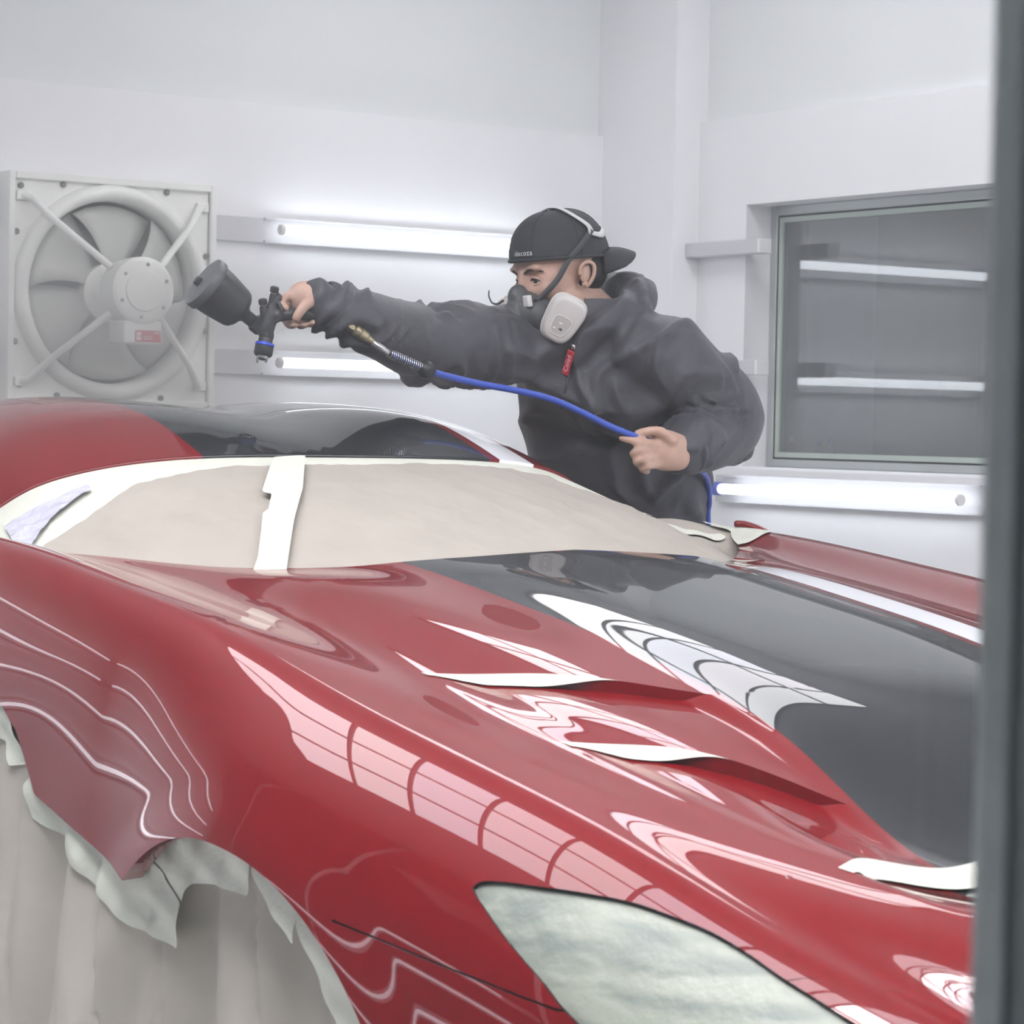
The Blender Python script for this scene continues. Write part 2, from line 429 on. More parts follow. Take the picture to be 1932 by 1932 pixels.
_ch = np.sqrt(np.diff(RAIL_Y[:, 3]) ** 2 + np.diff(RAIL_Z[:, 3]) ** 2)
VK = np.r_[0, np.cumsum(_ch)]; VT = VK[-1]
_vk2 = np.r_[-VK[::-1], VK[1:]]
_basis = natural_spline(_vk2, np.eye(2 * NR - 1))
SMAX = .78
S_K = [.006, .024, .08, .14, .20, .26, .36, .55, .78]
_gx = np.arange(-24, 25) * (.78 / 399); GK = np.exp(-(_gx / .011) ** 2 / 2); GK /= GK.sum()
T_FRONT = [None, 31, 42, 53, 68, 81, 88, 93, 96]
T_REAR = [None, 40, 66, 75, 79, 82, 86, 92, 96]
ARCH_C, ARCH_R = (.015, .285), .385
def arch_rad(x, z): return np.hypot(np.where(x > ARCH_C[0], (x - ARCH_C[0]) / 1.16, x - ARCH_C[0]), z - ARCH_C[1])
def surf(x, v):
    """body skin at station x, girth v (signed, |v| <= VT: top, beyond: fender side)"""
    sh = x.shape; xf, vf = x.ravel(), v.ravel()
    Y, Z = fRY(xf), fRZ(xf)
    Y2 = np.concatenate([-Y[:, ::-1], Y[:, 1:]], 1); Z2 = np.concatenate([Z[:, ::-1], Z[:, 1:]], 1)
    Bv = _basis(np.clip(vf, -VT, VT))
    y = (Bv * Y2).sum(1).reshape(sh); z = (Bv * Z2).sum(1).reshape(sh)
    # fender side: integrate the tilt of the section away from the crest
    sg = np.linspace(0, SMAX, 400); ds = sg[1]
    oc = np.abs(v[0]) > VT
    for i in range(sh[0]):
        X = x[i, 0]; w = float(sstep(-.38, .10, X))
        e = 1e-3; Bq = _basis(np.array([VT - e, VT])); yy = (Bq * np.concatenate([-fRY([X])[:, ::-1], fRY([X])[:, 1:]], 1)).sum(1); zz = (Bq * np.concatenate([fRZ([X])[:, ::-1], fRZ([X])[:, 1:]], 1)).sum(1)
        t0 = math.degrees(math.atan2(zz[0] - zz[1], yy[1] - yy[0]))
        tk = [t0] + [a_ * (1 - w) + b_ * w for a_, b_ in zip(T_REAR[1:], T_FRONT[1:])]
        ext = np.arange(-60, 460) * ds; raw = np.interp(ext, S_K, tk)       # straight runs, then rounded
        th = np.radians(np.convolve(raw, GK, 'same')[60:460]); th[0] = math.radians(t0)
        cy = yy[1] + np.r_[0, np.cumsum(.5 * (np.cos(th[1:]) + np.cos(th[:-1])) * ds)]
        cz = zz[1] - np.r_[0, np.cumsum(.5 * (np.sin(th[1:]) + np.sin(th[:-1])) * ds)]
        s_ = np.abs(v[i, oc]) - VT
        y[i, oc] = np.sign(v[i, oc]) * np.interp(s_, sg, cy); z[i, oc] = np.interp(s_, sg, cz)
    return y, z
def L1(ay): a = np.clip(ay, .32, .62); return -.025 + .893 * (.62 - a) + .06 * (1 - np.clip(ay / .32, 0, 1) ** 2)
def L2(ay): a = np.clip(ay, .32, .62); return .28 + .80 * (.62 - a) + .03 * (1 - np.clip(ay / .32, 0, 1) ** 2)
def L3(ay): a = np.clip(ay, .0, .62); return .735 - .22 * (.62 - a)
COWL = natural_spline([0, .15, .30, .42, .53, .64, .72, .80, .90, 1.3], [-.50, -.505, -.545, -.63, -.745, -.875, -.98, -1.06, -1.06, -1.06])
def cowl(ay): return COWL(ay.ravel())[:, 0].reshape(ay.shape)
def nose(ay): return 1.18 + 0 * ay

def fy_nominal(v):       # |y| at girth v, mid car
    av = np.abs(v); return np.interp(av, VK, RAIL_Y[:, 3]) + np.clip(av - VT, 0, .2) * .5
cols = np.r_[-VT - np.linspace(SMAX, 0, 95)[:-1], np.linspace(-VT, VT, 260), VT + np.linspace(0, SMAX, 95)[1:]]
ayc = fy_nominal(cols)
rows = []          # each: (x array over columns, depth array, tag)
def gill_mask(ay): return (1 - sstep(.545, .612, ay)) * sstep(.318, .352, ay)
def slot_mask(ay): return 1 - sstep(.50, .60, ay)
AMP1, AMP2, AMP3 = .024, .026, .020
c0, l1, l2, l3, n0 = cowl(ayc), L1(ayc), L2(ayc), L3(ayc), nose(ayc)
gm, sm = gill_mask(ayc) * np.interp(ayc, [.36, .45, .57], [.62, .80, .50]), slot_mask(ayc)
R0, R1, R2, R3 = 130, 46, 50, 56
for i in range(R0 + 1): t = i / R0; rows.append((c0 + (l1 - c0) * t, 0 * ayc, 0))
for i in range(R1 + 1): t = i / R1; rows.append((l1 + (l2 - l1) * t, AMP1 * gm * (1 - t) ** 1.15, 1 if i == 0 else 0))
for i in range(R2 + 1): t = i / R2; rows.append((l2 + (l3 - l2) * t, AMP2 * gm * (1 - t) ** 1.15, 2 if i == 0 else 0))
for i in range(R3 + 1): t = i / R3; rows.append((l3 + (n0 - l3) * t, AMP3 * sm * (1 - sstep(0, .45, np.full_like(ayc, t))), 3 if i == 0 else 0))
GX = np.array([r[0] for r in rows]); GD = np.array([r[1] for r in rows]); STEP = [r[2] for r in rows]
GV = np.broadcast_to(cols, GX.shape).copy()
GY, GZ = surf(GX, GV)
ay = np.abs(GY)
# rear lip of the hood turns up towards the windscreen
dc = GX - cowl(ay)
ZEDGE = natural_spline([0, .1, .2, .3, .37, .44, .5, .59, .65, .71, .755, .80], [1.003, .999, .993, .985, .976, .971, .969, .974, .98, .985, .991, .995])
_e = ZEDGE(np.clip(ay[0], 0, .80))[:, 0] - GZ[0]
GZ = GZ + _e[None, :] * np.exp(-(dc / .11) ** 2) * (1 - sstep(.70, .79, ay))
# slight hollow behind the wheel arch and a rolled lip around it
rad = arch_rad(GX, GZ)
side = sstep(.86, .90, ay)
lip = sstep(.075, -.01, rad - ARCH_R)
GY = GY + np.sign(GY) * side * (.008 * lip - .012 * np.exp(-((GX + .62) / .22) ** 2) * sstep(.86, .66, GZ))
GZ = GZ - GD
# front fascia: fold down past the nose
P = np.stack([GX, GY, GZ], -1)
fold = []
for s in np.linspace(0, 1, 25)[1:]:
    e = P[-1].copy(); e[:, 0] += .10 * np.sin(s * math.pi * .5) * (1 - .35 * s); e[:, 2] = .16 + (e[:, 2] - .16) * (1 - s ** 1.6); e[:, 1] *= 1 - .04 * s
    fold.append(e)
P = np.concatenate([P, np.array(fold)], 0)
STEP += [0] * 24
nrow, ncol = P.shape[:2]

def grid_normals(P):
    du = np.gradient(P, axis=0); dv = np.gradient(P, axis=1)
    n = np.cross(du, dv); n /= np.linalg.norm(n, axis=-1, keepdims=True) + 1e-12
    return n
# normals per smooth block so that the slot steps stay crisp
starts = [0, R0 + 1, R0 + R1 + 2, R0 + R1 + R2 + 3, nrow]
Nn = np.concatenate([grid_normals(P[a:b]) for a, b in zip(starts[:-1], starts[1:])], 0)
Nn[Nn[..., 2] * 1.0 + np.abs(Nn[..., 1]) * 0 < -.95] *= -1
_c = np.array([0, 0, .35])
flip = ((P - _c) * Nn).sum(-1) < 0
Nn[flip] *= -1

class Skin:
    """polygon soup with per-vertex normals that can be split by an implicit function"""
    def __init__(s, V, N, F): s.V, s.N, s.F = V, N, F
    @staticmethod
    def grid(P, N, skip=lambda i: False):
        r, c = P.shape[:2]; idx = np.arange(r * c).reshape(r, c); F = []
        for i in range(r - 1):
            if skip(i): continue
            a, b = idx[i], idx[i + 1]
            F += list(zip(a[:-1].tolist(), a[1:].tolist(), b[1:].tolist(), b[:-1].tolist()))
        return Skin([tuple(p) for p in P.reshape(-1, 3).tolist()], [tuple(p) for p in N.reshape(-1, 3).tolist()], F)
    def split(s, g):
        """returns (outside, inside, cut segments) ; g(V array) > 0 is inside"""
        V = list(s.V); N = list(s.N); G = list(np.asarray(g(np.array(V)), float))
        cache = {}; outF, inF, seg = [], [], []
        def cut(a, b):
            k = (a, b) if a < b else (b, a)
            if k not in cache:
                t = G[a] / (G[a] - G[b]); p = [V[a][q] + t * (V[b][q] - V[a][q]) for q in range(3)]
                n = [N[a][q] + t * (N[b][q] - N[a][q]) for q in range(3)]; L = math.sqrt(sum(x * x for x in n)) or 1
                V.append(tuple(p)); N.append(tuple(x / L for x in n)); G.append(0.0); cache[k] = len(V) - 1
            return cache[k]
        for f in s.F:
            pos = [G[i] > 0 for i in f]
            if all(pos): inF.append(f)
            elif not any(pos): outF.append(f)
            else:
                a, b, cr = [], [], []
                for q in range(len(f)):
                    i, j = f[q], f[(q + 1) % len(f)]
                    (a if G[i] > 0 else b).append(i)
                    if (G[i] > 0) != (G[j] > 0):
                        c = cut(i, j); a.append(c); b.append(c); cr.append(c)
                if len(a) > 2: inF.append(tuple(a))
                if len(b) > 2: outF.append(tuple(b))
                if len(cr) == 2: seg.append((cr[0], cr[1]))
        return Skin(V, N, outF), Skin(V, N, inF), (V, N, seg)
    def compact(s):
        used = sorted({i for f in s.F for i in f}); mp = {u: k for k, u in enumerate(used)}
        return [s.V[u] for u in used], [s.N[u] for u in used], [tuple(mp[i] for i in f) for f in s.F]
    def build(s, name, m, parent, rim=None, rim_vec=None, offset=0.0):
        V, N, Fc = s.compact()
        if offset: V = [tuple(v[q] + offset * n[q] for q in range(3)) for v, n in zip(V, N)]
        if rim:
            RV, RN, seg = rim; mp = {}
            for a, b in seg:
                for i in (a, b):
                    if i not in mp:
                        n = RN[i]; rv = rim_vec(RV[i], n); k = len(V)
                        V.append(RV[i]); N.append(tuple(rv[3:6]) if len(rv) > 3 else n); V.append(tuple(RV[i][q] + rv[q] for q in range(3))); N.append(N[-1]); mp[i] = k
                Fc.append((mp[a], mp[b], mp[b] + 1, mp[a] + 1))
        return mesh(name, V, Fc, m, parent, True, N)

def poly_sd(poly):
    """signed distance to a closed 2D polygon, positive inside"""
    Q = np.asarray(poly, float)
    def f(X):
        d = np.full(len(X), 1e9); ins = np.zeros(len(X), bool)
        for i in range(len(Q)):
            a, b = Q[i], Q[(i + 1) % len(Q)]; e = b - a; w = X - a
            t = np.clip((w @ e) / (e @ e + 1e-12), 0, 1)
            d = np.minimum(d, np.linalg.norm(w - t[:, None] * e, axis=1))
            c = (a[1] > X[:, 1]) != (b[1] > X[:, 1])
            with np.errstate(divide='ignore', invalid='ignore'):
                xi = a[0] + (X[:, 1] - a[1]) / (b[1] - a[1]) * e[0]
            ins ^= c & (X[:, 0] < xi)
        return np.where(ins, d, -d)
    return f
def smooth_loop(pts, n=6):
    """closed Catmull-Rom through pts"""
    P_ = [np.array(p, float) for p in pts]; m = len(P_); out = []
    for i in range(m):
        p0, p1, p2, p3 = P_[i - 1], P_[i], P_[(i + 1) % m], P_[(i + 2) % m]
        for k in range(n):
            t = k / n
            out.append(.5 * ((2 * p1) + (p2 - p0) * t + (2 * p0 - 5 * p1 + 4 * p2 - p3) * t * t + (3 * p1 - p0 - 3 * p2 + p3) * t ** 3))
    return out

# ---- paint
def paint_material():
    m = bpy.data.materials.new('car_paint'); m.use_nodes = True; nt = m.node_tree; b = nt.nodes['Principled BSDF']
    b.inputs['Roughness'].default_value = .42; b.inputs['Coat Weight'].default_value = 1.0; b.inputs['Coat Roughness'].default_value = .012
    b.inputs['Coat IOR'].default_value = 1.40; b.inputs['Specular IOR Level'].default_value = .10
    tc = nt.nodes.new('ShaderNodeTexCoord'); sp = nt.nodes.new('ShaderNodeSeparateXYZ'); nt.links.new(tc.outputs['Object'], sp.inputs[0])
    def cmp(op, val):
        n = nt.nodes.new('ShaderNodeMath'); n.operation = op; n.inputs[1].default_value = val; nt.links.new(sp.outputs['Y'], n.inputs[0]); return n
    def band(a, c):
        p, q = cmp('GREATER_THAN', a), cmp('LESS_THAN', c); n = nt.nodes.new('ShaderNodeMath'); n.operation = 'MULTIPLY'
        nt.links.new(p.outputs[0], n.inputs[0]); nt.links.new(q.outputs[0], n.inputs[1]); return n
    RED, GREY, PALE = (.160, .0030, .0055, 1), (.012, .0135, .016, 1), (.80, .82, .85, 1)
    m1 = nt.nodes.new('ShaderNodeMix'); m1.data_type = 'RGBA'; m1.inputs['A'].default_value = RED; m1.inputs['B'].default_value = GREY
    nt.links.new(band(-.305, .310).outputs[0], m1.inputs['Factor'])
    m2 = nt.nodes.new('ShaderNodeMix'); m2.data_type = 'RGBA'; m2.inputs['B'].default_value = PALE
    nt.links.new(m1.outputs['Result'], m2.inputs['A']); nt.links.new(band(.335, .425).outputs[0], m2.inputs['Factor'])
    nt.links.new(m2.outputs['Result'], b.inputs['Base Color'])
    return m
PAINT = paint_material()
TAPE = mat('masking_tape', (.52, .535, .46), .55, noise=.05, nscale=25, bump=.25, bscale=45)
TAPE2 = mat('masking_tape_pale', (.58, .595, .515), .55, noise=.04, nscale=18, bump=.5, bscale=26)
PAPER = mat('masking_paper', (.345, .315, .275), .75, noise=.06, nscale=7, bump=.55, bscale=9)
PAPER_D = mat('masking_paper_grey', (.40, .37, .32), .75, noise=.07, nscale=6, bump=.6, bscale=7)
def head_tape():
    m = mat('headlight_tape', (.74, .77, .67), .5, bump=.4, bscale=28); nt = m.node_tree; b = nt.nodes['Principled BSDF']
    tc = nt.nodes.new('ShaderNodeTexCoord'); mp = nt.nodes.new('ShaderNodeMapping'); mp.inputs['Rotation'].default_value = (0, .75, 0); mp.inputs['Scale'].default_value = (7, 4, 34)
    n = nt.nodes.new('ShaderNodeTexNoise'); n.inputs['Scale'].default_value = 1.0; n.inputs['Detail'].default_value = 2
    r = nt.nodes.new('ShaderNodeValToRGB'); r.color_ramp.elements[0].position = .36; r.color_ramp.elements[1].position = .56
    r.color_ramp.elements[0].color = (.18, .205, .185, 1); r.color_ramp.elements[1].color = (.30, .32, .265, 1)
    nt.links.new(tc.outputs['Object'], mp.inputs[0]); nt.links.new(mp.outputs[0], n.inputs['Vector']); nt.links.new(n.outputs['Fac'], r.inputs[0]); nt.links.new(r.outputs[0], b.inputs['Base Color'])
    return m
HEADT = head_tape()
FOIL = mat('masking_film', (.50, .50, .58), .25, noise=.06, nscale=30, bump=.5, bscale=60)
GAP = mat('panel_gap_black', (.012, .008, .008), .6)

car = empty('sports_car', (0, 0, 0), 'red sports car with wide grey stripe, masked for spraying', 'car')

body = Skin.grid(P, Nn, skip=lambda i: STEP[i + 1] > 0)
# wheel arch and the cut-away lower rear edge of the fender
SILL = poly_sd([(-1.06 - .5, .785), (-.80, .782), (-.71, .768), (-.655, .735), (-.580, .652), (-.222, .578), (-.10, .30), (-.10, 0), (-1.6, 0)])
def g_arch(V): return ARCH_R - arch_rad(V[:, 0], V[:, 2]) + np.where(np.abs(V[:, 1]) < .7, -9, 0)
def g_sill(V): return np.where(np.abs(V[:, 1]) > .75, SILL(V[:, [0, 2]]), -1)
def g_low(V): return np.maximum(g_arch(V), g_sill(V))
body, _, rim = body.split(g_low)
def in_vec(p, n):
    s = -1 if p[1] > 0 else 1
    return (0, s * .03, .002, 0, 0, -1)
rimA = rim
# headlights
HL = smooth_loop([(.499, .683), (.525, .687), (.582, .687), (.625, .686), (.678, .682), (.729, .672), (.773, .661), (.821, .644), (.861, .627), (.905, .609), (.947, .590),
                  (.99, .568), (1.03, .540), (1.04, .505), (.98, .485), (.88, .490), (.80, .508), (.74, .533), (.695, .558), (.665, .574), (.633, .595), (.597, .615), (.557, .638), (.523, .659), (.498, .675)], 4)
HLsd = poly_sd(HL)
def g_head(V):
    return np.where(np.abs(V[:, 1]) > .53, HLsd(V[:, [0, 2]]), -1)
body, lamps, rimH = body.split(g_head)
# hood / fenders / bumper
def zs(x): return np.interp(x, [.3, .523, .667, .884, .94, .988, 1.1, 1.25], [.617, .589, .570, .628, .616, .597, .55, .48])
def g_bumper(V):
    return np.where(V[:, 0] > .30, np.maximum(zs(V[:, 0]) - V[:, 2], np.minimum(V[:, 0] - 1.08, .2)), -1.)
body, bumper, rimB = body.split(g_bumper)
VL = natural_spline(XS, VY)
def g_hood(V):
    return np.minimum(VL(V[:, 0])[:, 0] - np.abs(V[:, 1]), L3(np.abs(V[:, 1])) + .0004 - V[:, 0])
fend, hood, _ = body.split(g_hood)
nosecap, fend2, _ = fend.split(lambda V: .735 - V[:, 0])      # strip ahead of the hood belongs to the bumper
front_n = [f for f in nosecap.F if all(abs(nosecap.V[i][1]) < .60 for i in f)]
front_rest = [f for f in nosecap.F if not all(abs(nosecap.V[i][1]) < .60 for i in f)]
fall = Skin(nosecap.V, nosecap.N, fend2.F + front_rest)
fend_sk = fall
hood_o = hood.build('hood', PAINT, car)
def is_near(sk, f): return sum(sk.V[i][1] for i in f) < 0
for near in (True, False):
    sk = Skin(fall.V, fall.N, [f for f in fall.F if is_near(fall, f) == near])
    r2 = (rimA[0], rimA[1], [sg for sg in rimA[2] if (rimA[0][sg[0]][1] < 0) == near])
    sk.build('front_fender', PAINT, car, r2, in_vec)
    lk = Skin(lamps.V, lamps.N, [f for f in lamps.F if is_near(lamps, f) == near])
    hm = lk.build('headlight_mask', HEADT, car, offset=-.006)
    r3 = (rimH[0], rimH[1], [sg for sg in rimH[2] if (rimH[0][sg[0]][1] < 0) == near])
    Skin(lamps.V, lamps.N, []).build('headlight_seam', GAP, hm, r3, lambda p, n: (-.012 * n[0], -.012 * n[1], -.012 * n[2]))
seam_f, bump_sk, _ = bumper.split(lambda V: g_bumper(V) - .0025 * sstep(.90, .84, V[:, 0]))
bo = bump_sk.build('front_bumper', PAINT, car)
for near in (True, False):
    fs = [f for f in seam_f.F if (sum(seam_f.V[i][1] for i in f) < 0) == near and np.mean([seam_f.V[i][0] for i in f]) < .66]
    if fs: Skin(seam_f.V, seam_f.N, fs).build('bumper_seam', GAP, bo, offset=-.003)
    fs = [f for f in seam_f.F if (sum(seam_f.V[i][1] for i in f) < 0) == near and .66 <= np.mean([seam_f.V[i][0] for i in f]) < .90 and np.mean([seam_f.V[i][2] for i in f]) > .60]
    if fs: Skin(seam_f.V, seam_f.N, fs).build('bumper_seam', GAP, bo, offset=-.003)
Skin(nosecap.V, nosecap.N, front_n).build('nose_panel', PAINT, car)
# slot faces under each lip: taped openings and painted ends
flatV = P.reshape(-1, 3)
for r in range(nrow - 1):
    k = STEP[r + 1]
    if not k: continue
    lo = {1: .405, 2: .43, 3: -.2}[k]
    for sgn in (-1, 1):
        tf, pf, V, mp = [], [], [], {}
        def vid(i, j, lv):
            if (i, j, lv) not in mp:
                mp[(i, j, lv)] = len(V); t_ = {0: 0.0, 2: 1.0}.get(lv, float(sstep(lo, lo + .10, ayc[j]) * .92))
                q_ = P[r + 1, j] - P[r, j]
                V.append(P[r, j] + (P[min(r + 4, nrow - 1), j] + np.array([0, 0, .0015]) - P[r, j]) * t_ if lv == 1 else P[r, j] + q_ * t_)
            return mp[(i, j, lv)]
        for j in range(ncol - 1):
            if (cols[j] + cols[j + 1]) * sgn <= 0: continue
            if max(GD[r + 1, j], GD[r + 1, j + 1]) < 1e-5: continue
            if k == 3:
                pf.append((vid(r, j, 0), vid(r, j + 1, 0), vid(r, j + 1, 2), vid(r, j, 2))); tf.append((vid(r, j, 0), vid(r, j + 1, 0), vid(r, j + 1, 1), vid(r, j, 1))); continue
            if ayc[j] > lo: tf.append((vid(r, j, 0), vid(r, j + 1, 0), vid(r, j + 1, 1), vid(r, j, 1)))
            pf.append((vid(r, j, 0), vid(r, j + 1, 0), vid(r, j + 1, 2), vid(r, j, 2)))
        if tf: mesh('vent_mask', V, tf, TAPE2, hood_o)
        if pf: mesh('vent_end', V, pf, PAINT, hood_o)

# ---- greenhouse
def gh(st):      # half stations -> spline over |y| param
    return np.array(st, float)
BASE = gh([(-.470, 0, .948), (-.500, .30, .940), (-.630, .50, .935), (-.780, .62, .940), (-.900, .70, .950), (-1.000, .745, .962)])
MIDW = gh([(-.845, 0, 1.060), (-.865, .285, 1.055), (-.94, .465, 1.043), (-1.035, .58, 1.030), (-1.11, .648, 1.012), (-1.165, .685, .998)])
HEAD = gh([(-1.200, 0, 1.143), (-1.205, .27, 1.140), (-1.225, .43, 1.127), (-1.265, .53, 1.105), (-1.31, .595, 1.075), (-1.355, .632, 1.040)])
ST1 = gh([(-1.42, 0, 1.198), (-1.42, .27, 1.208), (-1.43, .44, 1.184), (-1.45, .545, 1.146), (-1.47, .61, 1.100), (-1.49, .645, 1.050)])
ST2 = gh([(-1.70, 0, 1.224), (-1.70, .28, 1.238), (-1.70, .45, 1.212), (-1.70, .555, 1.165), (-1.70, .62, 1.110), (-1.70, .655, 1.050)])
ST3 = gh([(-2.05, 0, 1.220), (-2.05, .28, 1.235), (-2.05, .45, 1.205), (-2.05, .555, 1.155), (-2.05, .62, 1.100), (-2.05, .66, 1.040)])
ST4 = gh([(-2.60, 0, 1.130), (-2.60, .27, 1.135), (-2.60, .43, 1.110), (-2.60, .53, 1.070), (-2.60, .60, 1.030), (-2.60, .65, .990)])
ST5 = gh([(-3.30, 0, .965), (-3.30, .27, .965), (-3.30, .43, .955), (-3.30, .53, .940), (-3.30, .60, .925), (-3.30, .66, .900)])
def loft(stations, svals, n_u, n_v):
    vk = np.r_[0, np.cumsum(np.linalg.norm(np.diff(HEAD[:, 1:], axis=0), axis=1))]
    vv = np.linspace(-vk[-1], vk[-1], n_v); vk2 = np.r_[-vk[::-1], vk[1:]]
    Bv = natural_spline(vk2, np.eye(len(vk2)))(vv)
    full = []
    for S in stations:
        m = S[::-1].copy(); m[:, 1] *= -1; full.append(np.concatenate([m, S[1:]], 0))
    full = np.array(full)                                   # (s, 2n-1, 3)
    uu = np.linspace(svals[0], svals[-1], n_u)
    U = natural_spline(svals, full.reshape(len(stations), -1))(uu).reshape(n_u, -1, 3)
    return np.einsum('vk,ukd->uvd', Bv, U)
def lofted_normals(G):
    N = grid_normals(G); N[N[..., 2] < 0] *= -1; return N
WS = loft([BASE, MIDW, HEAD], [0, .5, 1], 70, 150)
WS[..., 2] -= .006
RF = loft([HEAD, ST1, ST2, ST3, ST4, ST5], [0, .23, .52, .87, 1.42, 2.1], 150, 150)
roofN = lofted_normals(RF)
roof_sk = Skin.grid(RF, roofN)
Vr, Nr, Fr = roof_sk.compact()
nv = 150; base_n = len(Vr)
for j in range(nv):                                          # turned-down front edge of the roof
    p = RF[0, j]; Vr.append((p[0] - .004, p[1], p[2] - .014)); Nr.append((.9, 0, -.43))
    Vr.append(tuple(p)); Nr.append((.9, 0, .43))
for j in range(nv - 1): Fr.append((base_n + 2 * j, base_n + 2 * j + 2, base_n + 2 * j + 3, base_n + 2 * j + 1))
mesh('roof', Vr, Fr, PAINT, car, True, Nr)
wsN = lofted_normals(WS)
ws_sk = Skin.grid(WS, wsN)
ws_o = ws_sk.build('windscreen_mask', TAPE2, car)
# side glass, doors and rear quarters
def strip(name, A, B, m, n_v=10, bulge=0.0):
    A, B = np.array(A, float), np.array(B, float)
    for sgn in (-1, 1):
        a, b = A.copy(), B.copy(); a[:, 1] *= sgn; b[:, 1] *= sgn
        t = np.linspace(0, 1, n_v)[None, :, None]
        G = a[:, None] * (1 - t) + b[:, None] * t
        G[..., 1] += sgn * bulge * np.sin(math.pi * t[..., 0])
        N = grid_normals(G); fl = (N[..., 1] * sgn) < 0; N[fl] *= -1
        Skin.grid(G, N).build(name, m, car)
edge_top = [WS[k, -1] + np.array([0, .0, .0]) for k in range(0, 70, 6)] + [RF[k, -1] for k in range(0, 150, 5)]
edge_top = np.array(edge_top)
belt = np.array([(p[0], .775 if p[0] > -2.3 else .70, np.interp(p[0], [-3.3, -2.4, -1.0], [.93, .985, .968])) for p in edge_top])
strip('side_window_mask', edge_top, belt, TAPE, 8)
xs_ = np.linspace(-1.055, -3.35, 60)
top_ = np.c_[xs_, np.full(60, .775), np.interp(xs_, [-3.3, -2.4, -1.0], [.93, .985, .968])]
hw = np.interp(xs_, [-3.35, -2.7, -2.0, -1.5, -1.05], [.80, .93, .915, .895, .895])
mid_ = np.c_[xs_, hw, np.full(60, .80)]; low_ = np.c_[xs_, hw - .02, np.full(60, .22)]
strip('door', top_, mid_, PAINT, 12, .02); strip('side_skirt_mask', mid_, low_, PAPER_D, 12)
rb = MB(); rb.box((-3.44, -.80, .25), (-3.34, .80, .90), .03); rb.build('rear_bumper', PAINT, car)

# ---- masking on the windscreen, far cowl, sills and wheel arch
def sheet_on(skin, region, name, m, parent, off=.003, wrinkle=0.0, wscale=9.0, seed=0):
    """a piece of paper or tape lying on a skin inside an (x, y) outline, with soft creases"""
    sd = poly_sd(region)
    _, ins, _ = skin.split(lambda V: sd(V[:, :2]))
    V, N, Fc = ins.compact(); V = np.array(V); N = np.array(N)
    rs = np.random.RandomState(seed); h = np.zeros(len(V))
    if wrinkle:
        for q in range(9):
            a = rs.uniform(0, math.pi); k = wscale * rs.uniform(.5, 2.2); ph = rs.uniform(0, 6.28)
            w = np.sin(k * (V[:, 0] * 1.6 * math.cos(a) + V[:, 1] * math.sin(a)) + ph + 1.5 * np.sin(3.1 * V[:, 1] + q))
            h += (1 - np.abs(w)) ** 2 * rs.uniform(.2, 1)
        h = wrinkle * h / 3
    W = V + N * (off + h)[:, None]
    return mesh(name, W, Fc, m, parent, True)
PAPER_POLY = [(-1.03, -.70), (-1.062, -.673), (-1.066, -.637), (-1.075, -.595), (-1.094, -.547), (-1.113, -.499), (-1.132, -.470), (-1.119, -.445), (-1.127, -.391), (-1.126, -.329),
              (-1.137, -.26), (-1.118, -.207), (-1.125, -.133), (-1.135, 0), (-1.147, .18), (-1.144, .312), (-1.105, .38), (-1.05, .415), (-1.02, .50), (-1.0, .60), (-.96, .72),
              (-.80, .66), (-.60, .52), (-.47, .30), (-.43, 0), (-.47, -.30), (-.60, -.50), (-.80, -.655), (-.97, -.715)]
sheet_on(ws_sk, PAPER_POLY, 'windscreen_paper', PAPER, car, .0025, .007, 20, 3)
STRIP = [(-1.135, -.203), (-1.145, -.133), (-.939, -.257), (-.808, -.348), (-.693, -.423), (-.62, -.47), (-.66, -.51), (-.719, -.463), (-.798, -.414), (-.860, -.377), (-.868, -.362), (-.930, -.322), (-.945, -.332)]
sheet_on(ws_sk, STRIP, 'tape_strip', TAPE2, car, .018)
FOILP = [(-1.235, -.675), (-1.225, -.632), (-1.195, -.590), (-1.190, -.530), (-1.165, -.540), (-1.135, -.628), (-1.085, -.685), (-1.03, -.715), (-1.10, -.735), (-1.18, -.70)]
sheet_on(ws_sk, FOILP, 'masking_film', FOIL, car, .004, .008, 40, 5)

# paper apron over the far cowl and mirror base
T_ = np.array([(-1.080, .46, 1.058), (-1.112, .50, 1.064), (-1.157, .56, 1.055), (-1.185, .62, 1.038), (-1.177, .68, 1.026), (-1.135, .74, 1.019), (-1.044, .80, 1.004)])
B_ = np.array([(-.66, .43, .962), (-.70, .48, .955), (-.77, .55, .952), (-.84, .615, .952), (-.90, .67, .955), (-.95, .72, .958), (-.985, .765, .965)])
fT, fB = natural_spline(np.arange(7), T_), natural_spline(np.arange(7), B_)
u_ = np.linspace(0, 6, 50); t_ = np.linspace(0, 1, 16)[None, :, None]
GA = fT(u_)[:, None] * (1 - t_) + fB(u_)[:, None] * t_
GA[..., 2] += .012 * np.sin(math.pi * t_[..., 0]) + .003 * np.sin(u_[:, None] * 3 + t_[..., 0] * 5)
back = fT(u_)[:, None] * (1 - t_) + (fT(u_) + np.array([-.10, .06, -.07]))[:, None] * t_
apron_sk = Skin.grid(GA, lofted_normals(GA)); apron = apron_sk.build('cowl_paper', PAPER, car)
Skin.grid(back, lofted_normals(back)).build('cowl_paper_back', PAPER, car)
def px_poly(c, pts): return pts
sheet_on(apron_sk, [(-1.20, .60), (-1.20, .655), (-1.02, .650), (-.98, .60), (-1.06, .58)], 'tape_strip', TAPE2, car, .003)
sheet_on(apron_sk, [(-1.06, .50), (-1.04, .555), (-1.02, .60), (-1.035, .68), (-1.04, .74), (-1.015, .74), (-.995, .67), (-.985, .60), (-1.01, .55)], 'tape_strip', TAPE2, car, .004)
